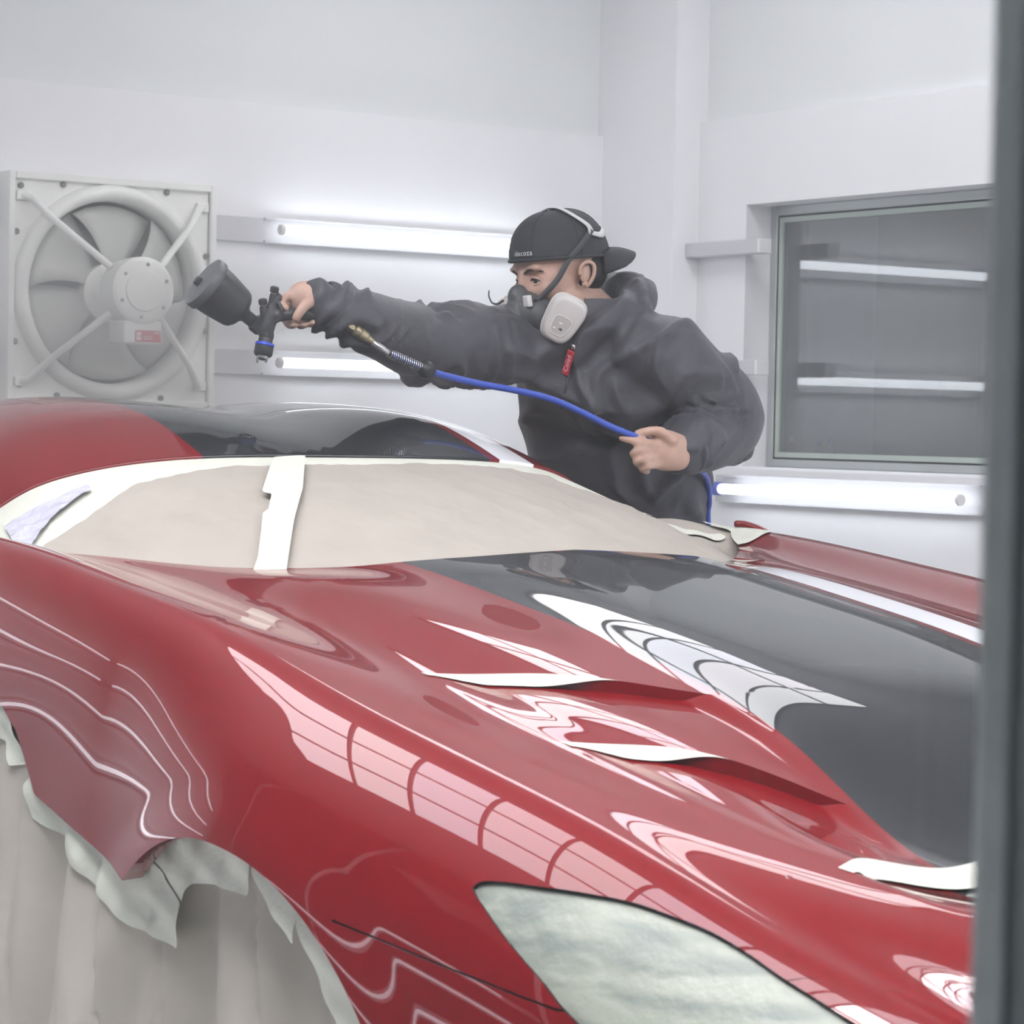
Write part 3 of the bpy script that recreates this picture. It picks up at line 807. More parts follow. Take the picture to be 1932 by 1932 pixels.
sheet_on(apron_sk, [(-1.2, .765), (-1.1, .755), (-1.03, .76), (-.97, .725), (-.9, .74), (-.9, .9), (-1.2, .9)], 'tape_strip', TAPE, car, .005, .004, 50, 2)
sheet_on(fend_sk, [(-1.12, .60), (-1.12, .83), (-1.045, .815), (-1.0, .815), (-.970, .812), (-.946, .79), (-.933, .75), (-.925, .70), (-.90, .66), (-.85, .60)], 'fender_tape', TAPE, car, .003)
rimp = [(-1.050, .785, 1.018), (-1.036, .80, 1.018), (-1.007, .812, 1.010), (-.972, .812, .997), (-.948, .79, .982), (-.935, .75, .968)]
fr_ = natural_spline(np.arange(6), rimp)(np.linspace(0, 5, 24))
for sg_ in (1, -1):
    if sg_ > 0: MB().tube([(p[0], p[1], p[2]) for p in fr_], [.004] + [.007] * 22 + [.004], 10).build('fender_rim', PAINT, car, True)

# hanging paper along the side, pinched by tape
def drape_y(X, Z):
    k = np.clip((.72 - Z) / .72, 0, 1)
    px = X + .18 * (Z - .55) * np.sin(2.3 * X + .5)
    f = (.5 * np.sin(px * 17 + 1.1) + .35 * np.sin(px * 29 + 2 * Z + .6) + .25 * np.sin(px * 47 - 3 * Z))
    g = np.abs(np.sin(px * 23 + 4 * Z)) ** .5
    inarch = sstep(.40, .30, arch_rad(X, Z))
    return -.888 - (.008 + .055 * k) * f - .045 * k * g - .03 * k + .025 * inarch + .06 * np.clip(X - .15, 0, 1)
Xd, Zd = np.meshgrid(np.linspace(-1.9, .50, 290), np.linspace(.80, .003, 140), indexing='ij')
Gd = np.stack([Xd, drape_y(Xd, Zd), Zd], -1)
Nd = grid_normals(Gd); Nd[Nd[..., 1] > 0] *= -1
drape_sk = Skin.grid(Gd, Nd)
def g_keep(V): return np.maximum(.41 - arch_rad(V[:, 0], V[:, 2]), np.minimum(.0 - V[:, 0], np.interp(V[:, 0], [-.6, -.4], [.80, .74]) - V[:, 2]))
_, keep_sk, _ = drape_sk.split(g_keep)
keep_sk.build('side_paper', PAPER_D, car)
Gf = Gd.copy(); Gf[..., 1] *= -1; Nf = Nd.copy(); Nf[..., 1] *= -1
Skin.grid(Gf[::3, ::3], Nf[::3, ::3]).build('side_paper', PAPER_D, car)
def tape_xz(name, poly, off, m=TAPE):
    sd = poly_sd(poly); _, ins, _ = drape_sk.split(lambda V: sd(V[:, [0, 2]]))
    V, N, Fc = ins.compact(); V = np.array(V)
    Y = np.minimum(V[:, 1] - off, np.interp(V[:, 0], [-.8, -.5, -.25, .05, .18, .30, .45], [-.858, -.862, -.892, -.905, -.918, -.912, -.895]) - off) + .004 * np.sin(V[:, 0] * 60 + V[:, 2] * 35) * np.sin(V[:, 2] * 70 - V[:, 0] * 20)
    far = sstep(.05, .10, np.abs(V[:, 1] + .90)); V[:, 1] = Y * (1 - far) + (V[:, 1] - off) * far
    mesh(name, V, Fc, m, car, True)
tape_xz('edge_tape', [(-.582, .697), (-.625, .66), (-.617, .646), (-.598, .614), (-.489, .586), (-.327, .536), (-.269, .509), (-.145, .5), (-.144, .561), (-.194, .6), (-.241, .621)], .006)
tape_xz('edge_tape', [(-.18, .644), (-.241, .593), (-.256, .571), (-.144, .561), (-.137, .573), (-.101, .594), (-.032, .603), (.055, .601), (.068, .637), (.022, .700), (-.077, .690)], .004, TAPE2)
tape_xz('edge_tape', [(.06, .700), (.074, .640), (.106, .611), (.192, .563), (.200, .600), (.215, .640), (.131, .680)], .005, TAPE2)
tape_xz('edge_tape', [(.19, .650), (.200, .59), (.211, .579), (.237, .541), (.288, .49), (.315, .444), (.335, .36), (.52, .36), (.48, .47), (.40, .57), (.30, .63)], .004, TAPE2)
tape_xz('edge_tape', [(-.80, .80), (-.712, .775), (-.675, .740), (-.625, .69), (-.671, .683), (-.71, .714), (-.80, .725)], .006)

# ================================================================== exhaust fan on the back wall
def at(px, py, D):
    """world point at image position px, py and distance D along the view axis"""
    return CAM + (_d + _r * ((px - IMG / 2) / F_PX) - _up * ((py - IMG / 2) / F_PX)) * D
FANW = mat('fan_enamel', (.90, .91, .87), .38, noise=.05, nscale=9)
FANB = mat('fan_blade_grey', (.60, .61, .57), .42, noise=.12, nscale=6)
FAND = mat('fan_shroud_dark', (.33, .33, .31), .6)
BOLT = mat('bolt_grey', (.25, .25, .24), .45, metal=.5)
LABELR = mat('label_red', (.62, .06, .08), .5); LABELW = mat('label_white', (.80, .80, .80), .5)
FX, FY, FZ, FH = XA + .001, .902, 1.563, .330      # wall plane, centre, half side
fan = empty('exhaust_fan', (XA, FY, FZ), 'pale square exhaust fan with round grille struts on the back wall', 'fan')
pl = MB(); D0 = .075
pl.box((FX, FY - FH, FZ - FH), (FX + D0, FY - FH + .02, FZ + FH), .003); pl.box((FX, FY + FH - .02, FZ - FH), (FX + D0, FY + FH, FZ + FH), .003)
pl.box((FX, FY - FH + .02, FZ + FH - .022), (FX + D0, FY + FH - .02, FZ + FH), .003); pl.box((FX, FY - FH + .02, FZ - FH), (FX + D0, FY + FH - .02, FZ - FH + .022), .003)
pl.build('housing', FANW, fan)
# face plate with round opening
RO = .285; n = 64; V, Fc = [], []
for k in range(n):
    th = 2 * math.pi * k / n; c, s_ = math.cos(th), math.sin(th); q = (FH - .022) / max(abs(c), abs(s_))
    V += [(FX + .060, FY + RO * c, FZ + RO * s_), (FX + .060, FY + q * c, FZ + q * s_)]
for k in range(n): a, b = 2 * k, 2 * ((k + 1) % n); Fc.append((a, a + 1, b + 1, b))
mesh('face_plate', V, Fc, FANW, fan)
# bell mouth ring
bm = MB(); prof = []
for k in range(13):
    a = math.pi * k / 12
    prof.append((RO + .002 - .024 * math.cos(a), .058 + .030 * math.sin(a)))
prof = [(RO - .022, .002)] + prof
bm.lathe(prof, 72, (FX, FY, FZ), (1, 0, 0), caps=False); bm.build('inlet_ring', FANW, fan, True)
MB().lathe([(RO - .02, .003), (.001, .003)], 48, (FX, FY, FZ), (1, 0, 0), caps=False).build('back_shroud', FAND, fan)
for k in range(6):                                     # blades at rest
    a0 = 2 * math.pi * k / 6 + .35; V, Fc = [], []
    nr, nt_ = 8, 6
    for i in range(nr):
        r_ = .07 + (.252 - .07) * i / (nr - 1); wdt = .86 + .20 * (i / (nr - 1)) ** 1.0
        tw = .040 - .014 * i / (nr - 1)
        for j in range(nt_):
            t_ = j / (nt_ - 1) - .5; a = a0 + wdt * t_ + .15 * (i / (nr - 1)) ** 2
            V.append((FX + .030 + tw * t_ - .006 * math.cos(math.pi * t_), FY + r_ * math.cos(a), FZ + r_ * math.sin(a)))
    for i in range(nr - 1):
        for j in range(nt_ - 1):
            q = i * nt_ + j; Fc.append((q, q + 1, q + nt_ + 1, q + nt_))
    b_ = mesh('blade', V, Fc, FANB, fan, True)
    md = b_.modifiers.new('thickness', 'SOLIDIFY'); md.thickness = .003
MB().lathe([(.085, .004), (.085, .05), (.06, .06), (.0, .06)], 32, (FX, FY, FZ), (1, 0, 0)).build('hub', FANW, fan, True, 40)
# motor in front, carried by four struts
MX = FX + .262
mo = MB().lathe([(.078, -.115), (.092, -.10), (.096, -.05), (.096, -.006), (.090, 0), (.082, .002), (.060, .002), (.057, .006), (.0, .006)], 40, (MX, FY, FZ), (1, 0, 0))
mo.build('motor', FANW, fan, True, 35)
for k in range(6):
    a = 2 * math.pi * k / 6 + .4
    MB().lathe([(.005, 0), (.005, .004), (.0, .005)], 10, (MX + .001, FY + .075 * math.cos(a), FZ + .075 * math.sin(a)), (1, 0, 0)).build('motor_bolt', BOLT, fan)
for sy, sz in ((-1, 1), (1, 1), (-1, -1), (1, -1)):
    c0_ = Vector((FX + .062, FY + sy * .285, FZ + sz * .262)); c1_ = Vector((FX + .115, FY + sy * .225, FZ + sz * .205)); c2_ = Vector((MX - .06, FY + sy * .075, FZ + sz * .065))
    MB().tube([c0_, c0_ + Vector((.022, -sy * .02, -sz * .006)), c1_, c2_], [.012, .012, .0105, .0105], 12).build('strut', FANW, fan, True, 60)
    MB().box((FX + .0605, FY + sy * .285 - .02, FZ + sz * .262 - .014), (FX + .072, FY + sy * .285 + .02, FZ + sz * .262 + .014), .003).build('strut_foot', FANW, fan)
for (dy, dz) in ((-.29, .29), (-.16, .312), (0, .312), (.17, .312), (.285, .255), (-.312, .16), (-.312, -.15), (.312, .12), (-.285, -.27), (-.17, -.305), (.16, -.305), (.285, -.265), (.312, -.1)):
    if abs(dy) < .308 and abs(dz) < .308 or True:
        y_, z_ = FY + max(-.302, min(.302, dy)), FZ + max(-.300, min(.300, dz))
        MB().lathe([(.009, 0), (.009, .005), (.006, .008), (.0, .008)], 12, (FX + .0605, y_, z_), (1, 0, 0)).build('bolt', BOLT, fan)
jb = MB().box((MX - .10, FY - .060, FZ - .150), (MX - .005, FY + .060, FZ - .085), .004).build('junction_box', FANW, fan)
MB().box((MX - .005, FY - .024, FZ - .144), (MX - .0035, FY + .056, FZ - .112), 0).build('label_plate', LABELR, jb)
for a_, b_, z0, z1 in ((-.022, -.006, -.140, -.130), (-.022, -.006, -.127, -.117), (.034, .053, -.120, -.116), (.0, .030, -.137, -.134), (.0, .026, -.130, -.128)):
    MB().box((MX - .0035, FY + a_, FZ + z0), (MX - .0025, FY + b_, FZ + z1)).build('label_print', LABELW, jb)

# small bottles on the sill of the unlit room
def bottle(px, zb, h, r, capm, bodym, label):
    b_ = by_point(px)
    t = empty('bottle', (b_[0], b_[1], zb), label, 'bottle', 'bottles behind the window')
    MB().lathe([(r * .9, 0), (r, .004), (r, h * .55), (r * .45, h * .72), (r * .42, h * .86)], 16, (b_[0], b_[1], zb), (0, 0, 1)).build('body', bodym, t, True, 50)
    MB().lathe([(r * .5, h * .80), (r * .5, h), (r * .3, h * 1.02)], 14, (b_[0], b_[1], zb), (0, 0, 1)).build('cap', capm, t, True, 50)
def by_point(px):
    v = _d + _r * ((px - IMG / 2) / F_PX) - _up * ((850 - IMG / 2) / F_PX); k = (YB + .25 - CAM.y) / v.y
    return CAM + v * k
BOTG = mat('bottle_clear_grey', (.30, .32, .34), .25); BOTB = mat('bottle_cap_blue', (.05, .10, .62), .4); BOTW = mat('bottle_cap_cream', (.55, .54, .50), .4); BOTD = mat('bottle_dark', (.10, .09, .09), .3)
bottle(1493, WZ0 + .02, .075, .014, BOTW, BOTD, 'dark bottle with a cream cap at the left end of the sill')
bottle(1545, WZ0 + .02, .062, .012, BOTB, BOTG, 'shorter clear bottle with a blue cap behind the window')
bottle(1566, WZ0 + .02, .072, .013, BOTB, BOTG, 'taller clear bottle with a blue cap behind the window')

# ================================================================== the painter
from mathutils import noise as mnoise
def fuse(mb, voxel, smooth=6, disp=None, factor=.5):
    """merge overlapping closed shells into one continuous surface; returns verts, faces, normals"""
    o = mesh('fuse_tmp', mb.v, mb.f)
    m = o.modifiers.new('r', 'REMESH'); m.mode = 'VOXEL'; m.voxel_size = voxel
    if smooth:
        m2 = o.modifiers.new('s', 'SMOOTH'); m2.iterations = smooth; m2.factor = factor
    bpy.context.view_layer.update()
    dg = bpy.context.evaluated_depsgraph_get(); ev = o.evaluated_get(dg); me = ev.to_mesh()
    nv_ = len(me.vertices); co = np.empty(nv_ * 3); me.vertices.foreach_get('co', co); co = co.reshape(-1, 3)
    no = np.empty(nv_ * 3); me.vertices.foreach_get('normal', no); no = no.reshape(-1, 3)
    faces = [tuple(p.vertices) for p in me.polygons]
    ev.to_mesh_clear()
    d_ = o.data; bpy.data.objects.remove(o); bpy.data.meshes.remove(d_)
    if disp is not None:
        h = disp(co, no); E_ = np.array([(f[k], f[(k + 1) % len(f)]) for f in faces for k in range(len(f))])
        deg = np.bincount(E_[:, 0], minlength=nv_) + 1e-9
        for _ in range(2): h = .5 * h + .5 * np.bincount(E_[:, 0], weights=h[E_[:, 1]], minlength=nv_) / deg
        co = co + no * h[:, None]
    return co, faces, no
def etube(mb, pts, ra, rb, adir, n=20):
    """closed tube with elliptical sections: ra along adir, rb across; rounded ends"""
    pts = [Vector(p) for p in pts]; base = len(mb.v); m = len(pts)
    for i, p in enumerate(pts):
        t = (pts[min(i + 1, m - 1)] - pts[max(i - 1, 0)]).normalized()
        a = Vector(adir[i] if isinstance(adir, list) else adir); a = (a - t * a.dot(t)).normalized(); b = t.cross(a)
        for k in range(n):
            th = 2 * math.pi * k / n
            mb.v.append(tuple(p + a * (ra[i] * math.cos(th)) + b * (rb[i] * math.sin(th))))
    for i in range(m - 1):
        for k in range(n):
            mb.f.append((base + i * n + k, base + i * n + (k + 1) % n, base + (i + 1) * n + (k + 1) % n, base + (i + 1) * n + k))
    mb.f.append(tuple(base + k for k in range(n))[::-1]); e = base + (m - 1) * n; mb.f.append(tuple(e + k for k in range(n)))
    return mb
def limb(mb, pts, rad, n=16):
    """tapered limb through joints with ball ends"""
    mb.tube(pts, rad, n)
    for p, r in zip(pts, rad): mb.sphere(p, r * .99, 14, 8)
    return mb
def crom(pts, n):
    """Catmull-Rom samples through points (any dimension)"""
    Q = [np.array(p, float) for p in pts]; out = []
    for i in range(len(Q) - 1):
        p0, p1, p2, p3 = Q[max(i - 1, 0)], Q[i], Q[i + 1], Q[min(i + 2, len(Q) - 1)]
        for k in range(n):
            t = k / n
            out.append(.5 * (2 * p1 + (p2 - p0) * t + (2 * p0 - 5 * p1 + 4 * p2 - p3) * t * t + (3 * p1 - p0 - 3 * p2 + p3) * t ** 3))
    out.append(Q[-1]); return out

SKIN = mat('skin', (.50, .325, .255), .5, noise=.10, nscale=30, sss=.15, bump=.1, bscale=150)
JACKET = mat('jacket_nylon', (.060, .061, .072), .58, noise=.10, nscale=5, bump=.5, bscale=17, sheen=.1)
TROUS = mat('trouser_cloth', (.035, .035, .04), .8)
CAPM = mat('cap_cloth', (.030, .031, .036), .75, noise=.1, nscale=40, bump=.1, bscale=200)
HAIR = mat('hair_black', (.012, .010, .009), .6)
RUBBER = mat('respirator_rubber', (.075, .078, .082), .5)
CART = mat('cartridge_plastic', (.56, .54, .52), .42, noise=.05, nscale=25)
CARTRIM = mat('cartridge_trim', (.66, .65, .63), .4)
STRAPG = mat('strap_grey', (.52, .54, .53), .55); STRAPD = mat('strap_dark', (.045, .046, .05), .6)
SHIRT = mat('shirt_red', (.40, .07, .06), .7); PRINT = mat('print_white', (.75, .76, .77), .5); TABR = mat('zip_tab_red', (.50, .02, .04), .5)
CHROME = mat('chrome', (.65, .65, .65), .2, metal=1.0)
EYEW = mat('eye_white', (.33, .28, .26), .2); EYED = mat('eye_dark', (.02, .013, .01), .15); BROW = mat('brow_hair', (.03, .02, .016), .7)
BOOTM = mat('boot_black', (.02, .02, .02), .6)

# head frame: his left = +x, forward = -y, pitched down and turned a little
HEADC = at(1052, 508, 5.62)
HP, HY_, HR_ = math.radians(11), math.radians(-3), math.radians(0)
hF = Vector((math.sin(HY_) * math.cos(HP), -math.cos(HY_) * math.cos(HP), -math.sin(HP)))
hL = Vector((0, 0, 1)).cross(hF).normalized(); hU = hF.cross(hL).normalized()
if hU.z < 0: hU = -hU
def hp(l, f, u): return HEADC + hL * l + hF * f + hU * u
NECK = at(1130, 612, 5.67)
RSH, REL, RWR = at(985, 628, 5.62), at(800, 640, 5.42), at(632, 572, 5.22)
LSH, LEL, LWR = at(1268, 668, 5.58), at(1366, 794, 5.68), at(1296, 853, 5.50)
CHEST, BELLY, HEM = at(1125, 715, 5.77), at(1160, 850, 5.86), at(1180, 985, 5.97)
PELV = HEM + Vector((.0, .06, -.08))
bodyR = (LSH - RSH).normalized()
hipL, hipR = PELV + Vector((.085, .0, -.02)), PELV + Vector((-.085, .0, -.02))
kneeL, kneeR = Vector((hipL.x + .01, hipL.y - .0, .50)), Vector((hipR.x - .02, hipR.y + .05, .50))
ankL, ankR = Vector((hipL.x + .02, hipL.y + .08, .09)), Vector((hipR.x - .03, hipR.y + .12, .09))

person = empty('person', (PELV.x, PELV.y, 0), 'person in dark hooded jacket, backwards cap and respirator, aiming a spray gun over the roof', 'person')

# ---- body: one continuous figure
bd_ = MB()
# skull, jaw, face
bd_.sphere((0, 0, 0), 1, 24, 16); n0 = len(bd_.v)
def ell(c, r):
    """ellipsoid in head axes"""
    i0 = len(bd_.v); bd_.sphere((0, 0, 0), 1, 24, 16)
    for i in range(i0, len(bd_.v)):
        p = bd_.v[i]; bd_.v[i] = tuple(hp(c[0] + p[0] * r[0], c[1] + p[1] * r[1], c[2] + p[2] * r[2]))
bd_.v, bd_.f = [], []
ell((0, -.008, .030), (.077, .098, .088))          # cranium
ell((0, .030, -.020), (.068, .066, .075))          # face
ell((0, .045, -.078), (.052, .044, .046))          # jaw
ell((0, .066, -.108), (.026, .022, .018))          # chin
for s_ in (-1, 1):
    ell((s_ * .036, .058, -.035), (.028, .026, .024))   # cheek bone
    ell((s_ * .030, .080, .012), (.028, .010, .009))    # brow ridge
    ell((s_ * .058, .010, -.072), (.018, .030, .034))   # jaw angle
ell((0, .076, .034), (.044, .014, .024))           # forehead
ell((0, .090, -.022), (.009, .012, .026)); ell((0, .100, -.046), (.013, .014, .012))   # nose
ell((0, .092, -.070), (.024, .012, .012))          # lips
limb(bd_, [hp(0, -.020, -.060), NECK + (hp(0, -.02, -.06) - NECK) * .3, NECK + Vector((0, .01, -.05))], [.058, .060, .070])
# torso under the jacket
UPD = Vector((0, 0, 1))
etube(bd_, [NECK + Vector((0, .02, -.02)), (RSH + LSH) / 2 + Vector((0, .02, -.02)), CHEST, BELLY, HEM, PELV + Vector((0, 0, -.08))],
      [.07, .13, .14, .135, .13, .12], [.055, .07, .085, .095, .09, .085], bodyR)
limb(bd_, [RSH, REL, RWR], [.055, .042, .029]); limb(bd_, [LSH, LEL, LWR], [.055, .042, .029])
limb(bd_, [hipL, kneeL, ankL], [.080, .055, .040]); limb(bd_, [hipR, kneeR, ankR], [.080, .055, .040])
for a_ in (ankL, ankR):
    etube(bd_, [a_ + Vector((0, .05, -.04)), a_ + Vector((0, -.02, -.035)), a_ + Vector((0, -.12, -.055)), a_ + Vector((0, -.17, -.065))], [.032, .038, .042, .028], [.045, .045, .028, .018], (1, 0, 0), 14)

# right hand closed over the gun handle, palm on top
def fing(pts, r):
    """finger through joint positions with knuckle swell"""
    P_ = [Vector(p) for p in pts]; rr = [r * (1.0 - .09 * i) for i in range(len(P_))]
    bd_.tube(crom(P_, 4), list(np.interp(np.linspace(0, 1, (len(P_) - 1) * 4 + 1), np.linspace(0, 1, len(P_)), rr)), 12)
    for p, r_ in zip(P_, rr): bd_.sphere(p, r_ * 1.03, 12, 8)
HD = 5.185     # depth of the handle
etube(bd_, [at(628, 566, 5.22), at(606, 562, 5.205), at(585, 560, 5.20), at(566, 563, 5.205), at(552, 566, 5.21)], [.026, .030, .033, .033, .026], [.021, .022, .023, .022, .018], (0, 0, 1), 16)
fing([at(596, 566, 5.185), at(578, 574, 5.160), at(566, 588, 5.150), at(559, 600, 5.150)], .0125)                         # thumb on the near side
fing([at(560, 556, 5.205), at(541, 560, 5.190), at(532, 573, 5.172), at(540, 582, 5.165)], .0105)                         # index at the trigger
fing([at(566, 562, 5.22), at(546, 572, 5.235), at(536, 596, 5.225), at(545, 613, 5.195), at(556, 614, 5.170)], .0105)     # middle, round the back and under
fing([at(580, 562, 5.225), at(566, 575, 5.243), at(557, 600, 5.232), at(566, 615, 5.200), at(574, 613, 5.175)], .0100)
fing([at(594, 562, 5.225), at(584, 576, 5.243), at(577, 600, 5.230), at(584, 613, 5.198), at(590, 608, 5.172)], .0092)    # little finger
# left hand pinching the hose between thumb and forefinger
etube(bd_, [at(1300, 856, 5.50), at(1282, 854, 5.47), at(1258, 850, 5.45), at(1236, 846, 5.445), at(1222, 846, 5.45)], [.030, .038, .043, .042, .034], [.022, .024, .026, .024, .018], (0, 0, 1), 16)
fing([at(1268, 832, 5.43), at(1248, 815, 5.42), at(1226, 813, 5.415), at(1203, 818, 5.41)], .0115)                        # thumb
fing([at(1240, 838, 5.43), at(1215, 836, 5.405), at(1192, 831, 5.400), at(1173, 827, 5.41)], .0100)                       # forefinger
fing([at(1234, 850, 5.43), at(1208, 850, 5.400), at(1194, 856, 5.41), at(1206, 862, 5.43)], .0100)
fing([at(1236, 864, 5.43), at(1212, 866, 5.402), at(1200, 872, 5.41), at(1212, 878, 5.43)], .0096)
fing([at(1242, 876, 5.435), at(1222, 880, 5.41), at(1212, 886, 5.42), at(1222, 890, 5.44)], .0088)
co, fc, no = fuse(bd_, .0042, 4)
# press the eye sockets in
for s_ in (-1, 1):
    c = np.array(hp(s_ * .032, .090, -.013)); d2 = ((co - c) ** 2).sum(1); co -= np.array(hF) * (.010 * np.exp(-d2 / .016 ** 2))[:, None]
mesh('body', co, fc, SKIN, person, True)
for s_ in (-1, 1):
    e_ = MB().sphere(hp(s_ * .032, .0705, -.014), .0115, 16, 10).build('eye', EYEW, person, True)
    dirn = (hF * .93 - hU * .28 + hL * (.15 if s_ > 0 else .0)).normalized()
    MB().lathe([(.0062, .0093), (.0056, .0107), (.0, .0118)], 16, hp(s_ * .032, .0705, -.014), dirn).build('iris', EYED, e_, True)
    lid = crom([hp(s_ * .018, .0800, -.015), hp(s_ * .027, .0825, -.0075), hp(s_ * .037, .0800, -.008), hp(s_ * .047, .0690, -.016)], 5)
    MB().tube(lid, [.001, *[.0024] * (len(lid) - 2), .001], 8).build('eyelid', SKIN, person, True)
    lsh = [p + np.array(hF) * .0016 - np.array(hU) * .0022 for p in lid]
    MB().tube(lsh, [.0006, *[.0014] * (len(lsh) - 2), .0006], 6).build('eyelash', BROW, person, True)
    low_ = crom([hp(s_ * .018, .0795, -.016), hp(s_ * .027, .0810, -.0215), hp(s_ * .037, .0785, -.021), hp(s_ * .047, .0690, -.017)], 5)
    MB().tube(low_, [.001, *[.0026] * (len(low_) - 2), .001], 8).build('eyelid', SKIN, person, True)
    br = crom([hp(s_ * .014, .0925, .003), hp(s_ * .026, .0915, .0085), hp(s_ * .040, .0865, .0095), hp(s_ * .056, .071, .003)], 5)
    MB().tube(br, list(np.interp(np.linspace(0, 1, len(br)), [0, .3, 1], [.0022, .0034, .0014])), 8, flat=.6, flatdir=tuple(hF)).build('eyebrow', BROW, person, True)
    ear = MB(); o_ = s_ * .0745; K_ = .80
    def ep(l_, f_, u_): return hp(o_ + s_ * l_ * .8, -.012 + f_ * K_, -.012 + u_ * K_)
    ring = [ep(.004, .012, -.004), ep(.010, .010, .016), ep(.014, -.008, .027), ep(.016, -.026, .018), ep(.014, -.027, -.004), ep(.009, -.017, -.024), ep(.004, -.004, -.036), ep(.001, .005, -.030)]
    ear.tube(crom(ring, 4), .0042, 10)
    ear.sphere(ep(.002, -.006, -.002), 1, 14, 8, (.006, .014, .022))
    ear.sphere(ep(.003, -.001, -.030), .0068, 12, 8)
    ear.build('ear', SKIN, person, True)
# short hair below the cap at the nape
hm_ = MB(); i0 = 0
hm_.sphere((0, 0, 0), 1, 24, 14)
hm_.v = [tuple(hp(p[0] * .0735, -.046 + p[1] * .066, -.006 + p[2] * .062)) for p in hm_.v]
hm_.build('hair', HAIR, person, True)

# ---- jacket
jk = MB()
SHC = (RSH + LSH) / 2
etube(jk, [NECK + Vector((.0, .04, -.02)), SHC + Vector((0, .03, .035)), SHC + Vector((0, .03, -.045)), CHEST, (CHEST + BELLY) / 2, BELLY, (BELLY + HEM) / 2, HEM, HEM + Vector((0, .01, -.07))],
      [.070, .140, .182, .188, .190, .196, .205, .205, .190], [.070, .095, .125, .142, .150, .158, .155, .148, .135], bodyR, 28)
def sleeve(pts, rad): limb(jk, crom(pts, 4), list(np.interp(np.linspace(0, 1, (len(pts) - 1) * 4 + 1), np.linspace(0, 1, len(pts)), rad)), 18)
sleeve([SHC + (RSH - SHC) * .6, RSH + Vector((0, 0, -.012)), at(905, 645, 5.55), at(810, 646, 5.45), at(715, 618, 5.33), at(655, 592, 5.25), at(617, 577, 5.215)], [.085, .090, .084, .079, .072, .058, .048])
sleeve([SHC + (LSH - SHC) * .6, LSH + Vector((0, 0, -.005)), (LSH + LEL) / 2, LEL, (LEL + LWR) / 2 + Vector((0, 0, -.005)), LWR + (LEL - LWR) * .15, LWR + (LEL - LWR) * -.01], [.080, .088, .092, .090, .078, .058, .050])
# hood lying round the neck
hood_pts = [at(1092, 668, 5.545), at(1108, 640, 5.545), at(1140, 610, 5.55), at(1178, 585, 5.58), at(1205, 566, 5.66), at(1195, 556, 5.76), at(1160, 562, 5.84), at(1110, 585, 5.84), at(1070, 605, 5.78), at(1052, 630, 5.68), at(1070, 655, 5.60), at(1088, 672, 5.555)]
hr_ = [.020, .026, .034, .042, .046, .046, .044, .040, .036, .030, .025, .020]
limb(jk, crom(hood_pts, 3), list(np.interp(np.linspace(0, 1, 11 * 3 + 1), np.linspace(0, 1, 12), hr_)), 14)
def arm_param(co, pts):
    best = np.full(len(co), 9.0); T = np.zeros(len(co)); acc = 0
    for a, b in zip(pts[:-1], pts[1:]):
        a, b = np.array(a), np.array(b); e = b - a; L = np.linalg.norm(e); t = np.clip(((co - a) @ e) / (L * L), 0, 1)
        d = np.linalg.norm(co - (a + t[:, None] * e), axis=1); m = d < best; best[m] = d[m]; T[m] = acc + t[m] * L; acc += L
    return T, best
def ridged(x): return 1 - np.abs(x)
def jacket_folds(co, no):
    h = np.zeros(len(co))
    nz = np.array([mnoise.noise((p[0] * 9, p[1] * 9, p[2] * 9)) for p in co]); nz2 = np.array([mnoise.noise((p[0] * 5 + 7, p[1] * 5, p[2] * 5)) for p in co])
    for pts, el, wr in (((RSH, REL, RWR), .30, .56), ((LSH, LEL, LWR), .28, .52)):
        T, d = arm_param(co, pts); w = sstep(.135, .09, d) * sstep(.04, .16, T)
        amp = .0045 + .006 * np.exp(-((T - el) / .08) ** 2) + .002 * np.exp(-((T - wr) / .07) ** 2)
        ph = T * 44 + 2.4 * no[:, 2] + 6.0 * nz + 5 * nz2
        msk = sstep(-.25, .35, nz2 + .5 * np.sin(T * 21 + 3 * no[:, 2]))
        h += w * amp * 1.5 * (ridged(np.sin(ph)) ** 1.8 * 1.6 - .5) * msk
        h += w * (.007 * nz2 + .003 * nz)
    u = (co - np.array(SHC)) @ np.array(bodyR); zz = co[:, 2]
    T1, d1 = arm_param(co, (RSH, REL, RWR)); T2, d2 = arm_param(co, (LSH, LEL, LWR))
    wt = sstep(.09, .15, np.minimum(np.where(T1 > .12, d1, 9), np.where(T2 > .12, d2, 9)))
    dg_ = u * 34 + (zz - SHC.z) * 9 + 4.5 * nz2 + 1.2 * nz
    dg2 = u * 19 - (zz - SHC.z) * 15 + 5 * nz2
    h += wt * (.0075 * (ridged(np.sin(dg_)) ** 2.0 * 1.5 - .5) * sstep(-.3, .4, nz) + .009 * (ridged(np.sin(dg2)) ** 2.2 - .4) * sstep(-.2, .4, nz2) + .010 * nz2 + .004 * nz)
    hm2 = np.exp(-((zz - HEM.z - .0) / .045) ** 2); h += hm2 * (.007 * np.sin(u * 70 + 5 * nz2) - .014)
    return np.clip(h * 2.1, -.012, .024)
co, fc, no = fuse(jk, .0075, 10, jacket_folds)
cm_ = co.copy()
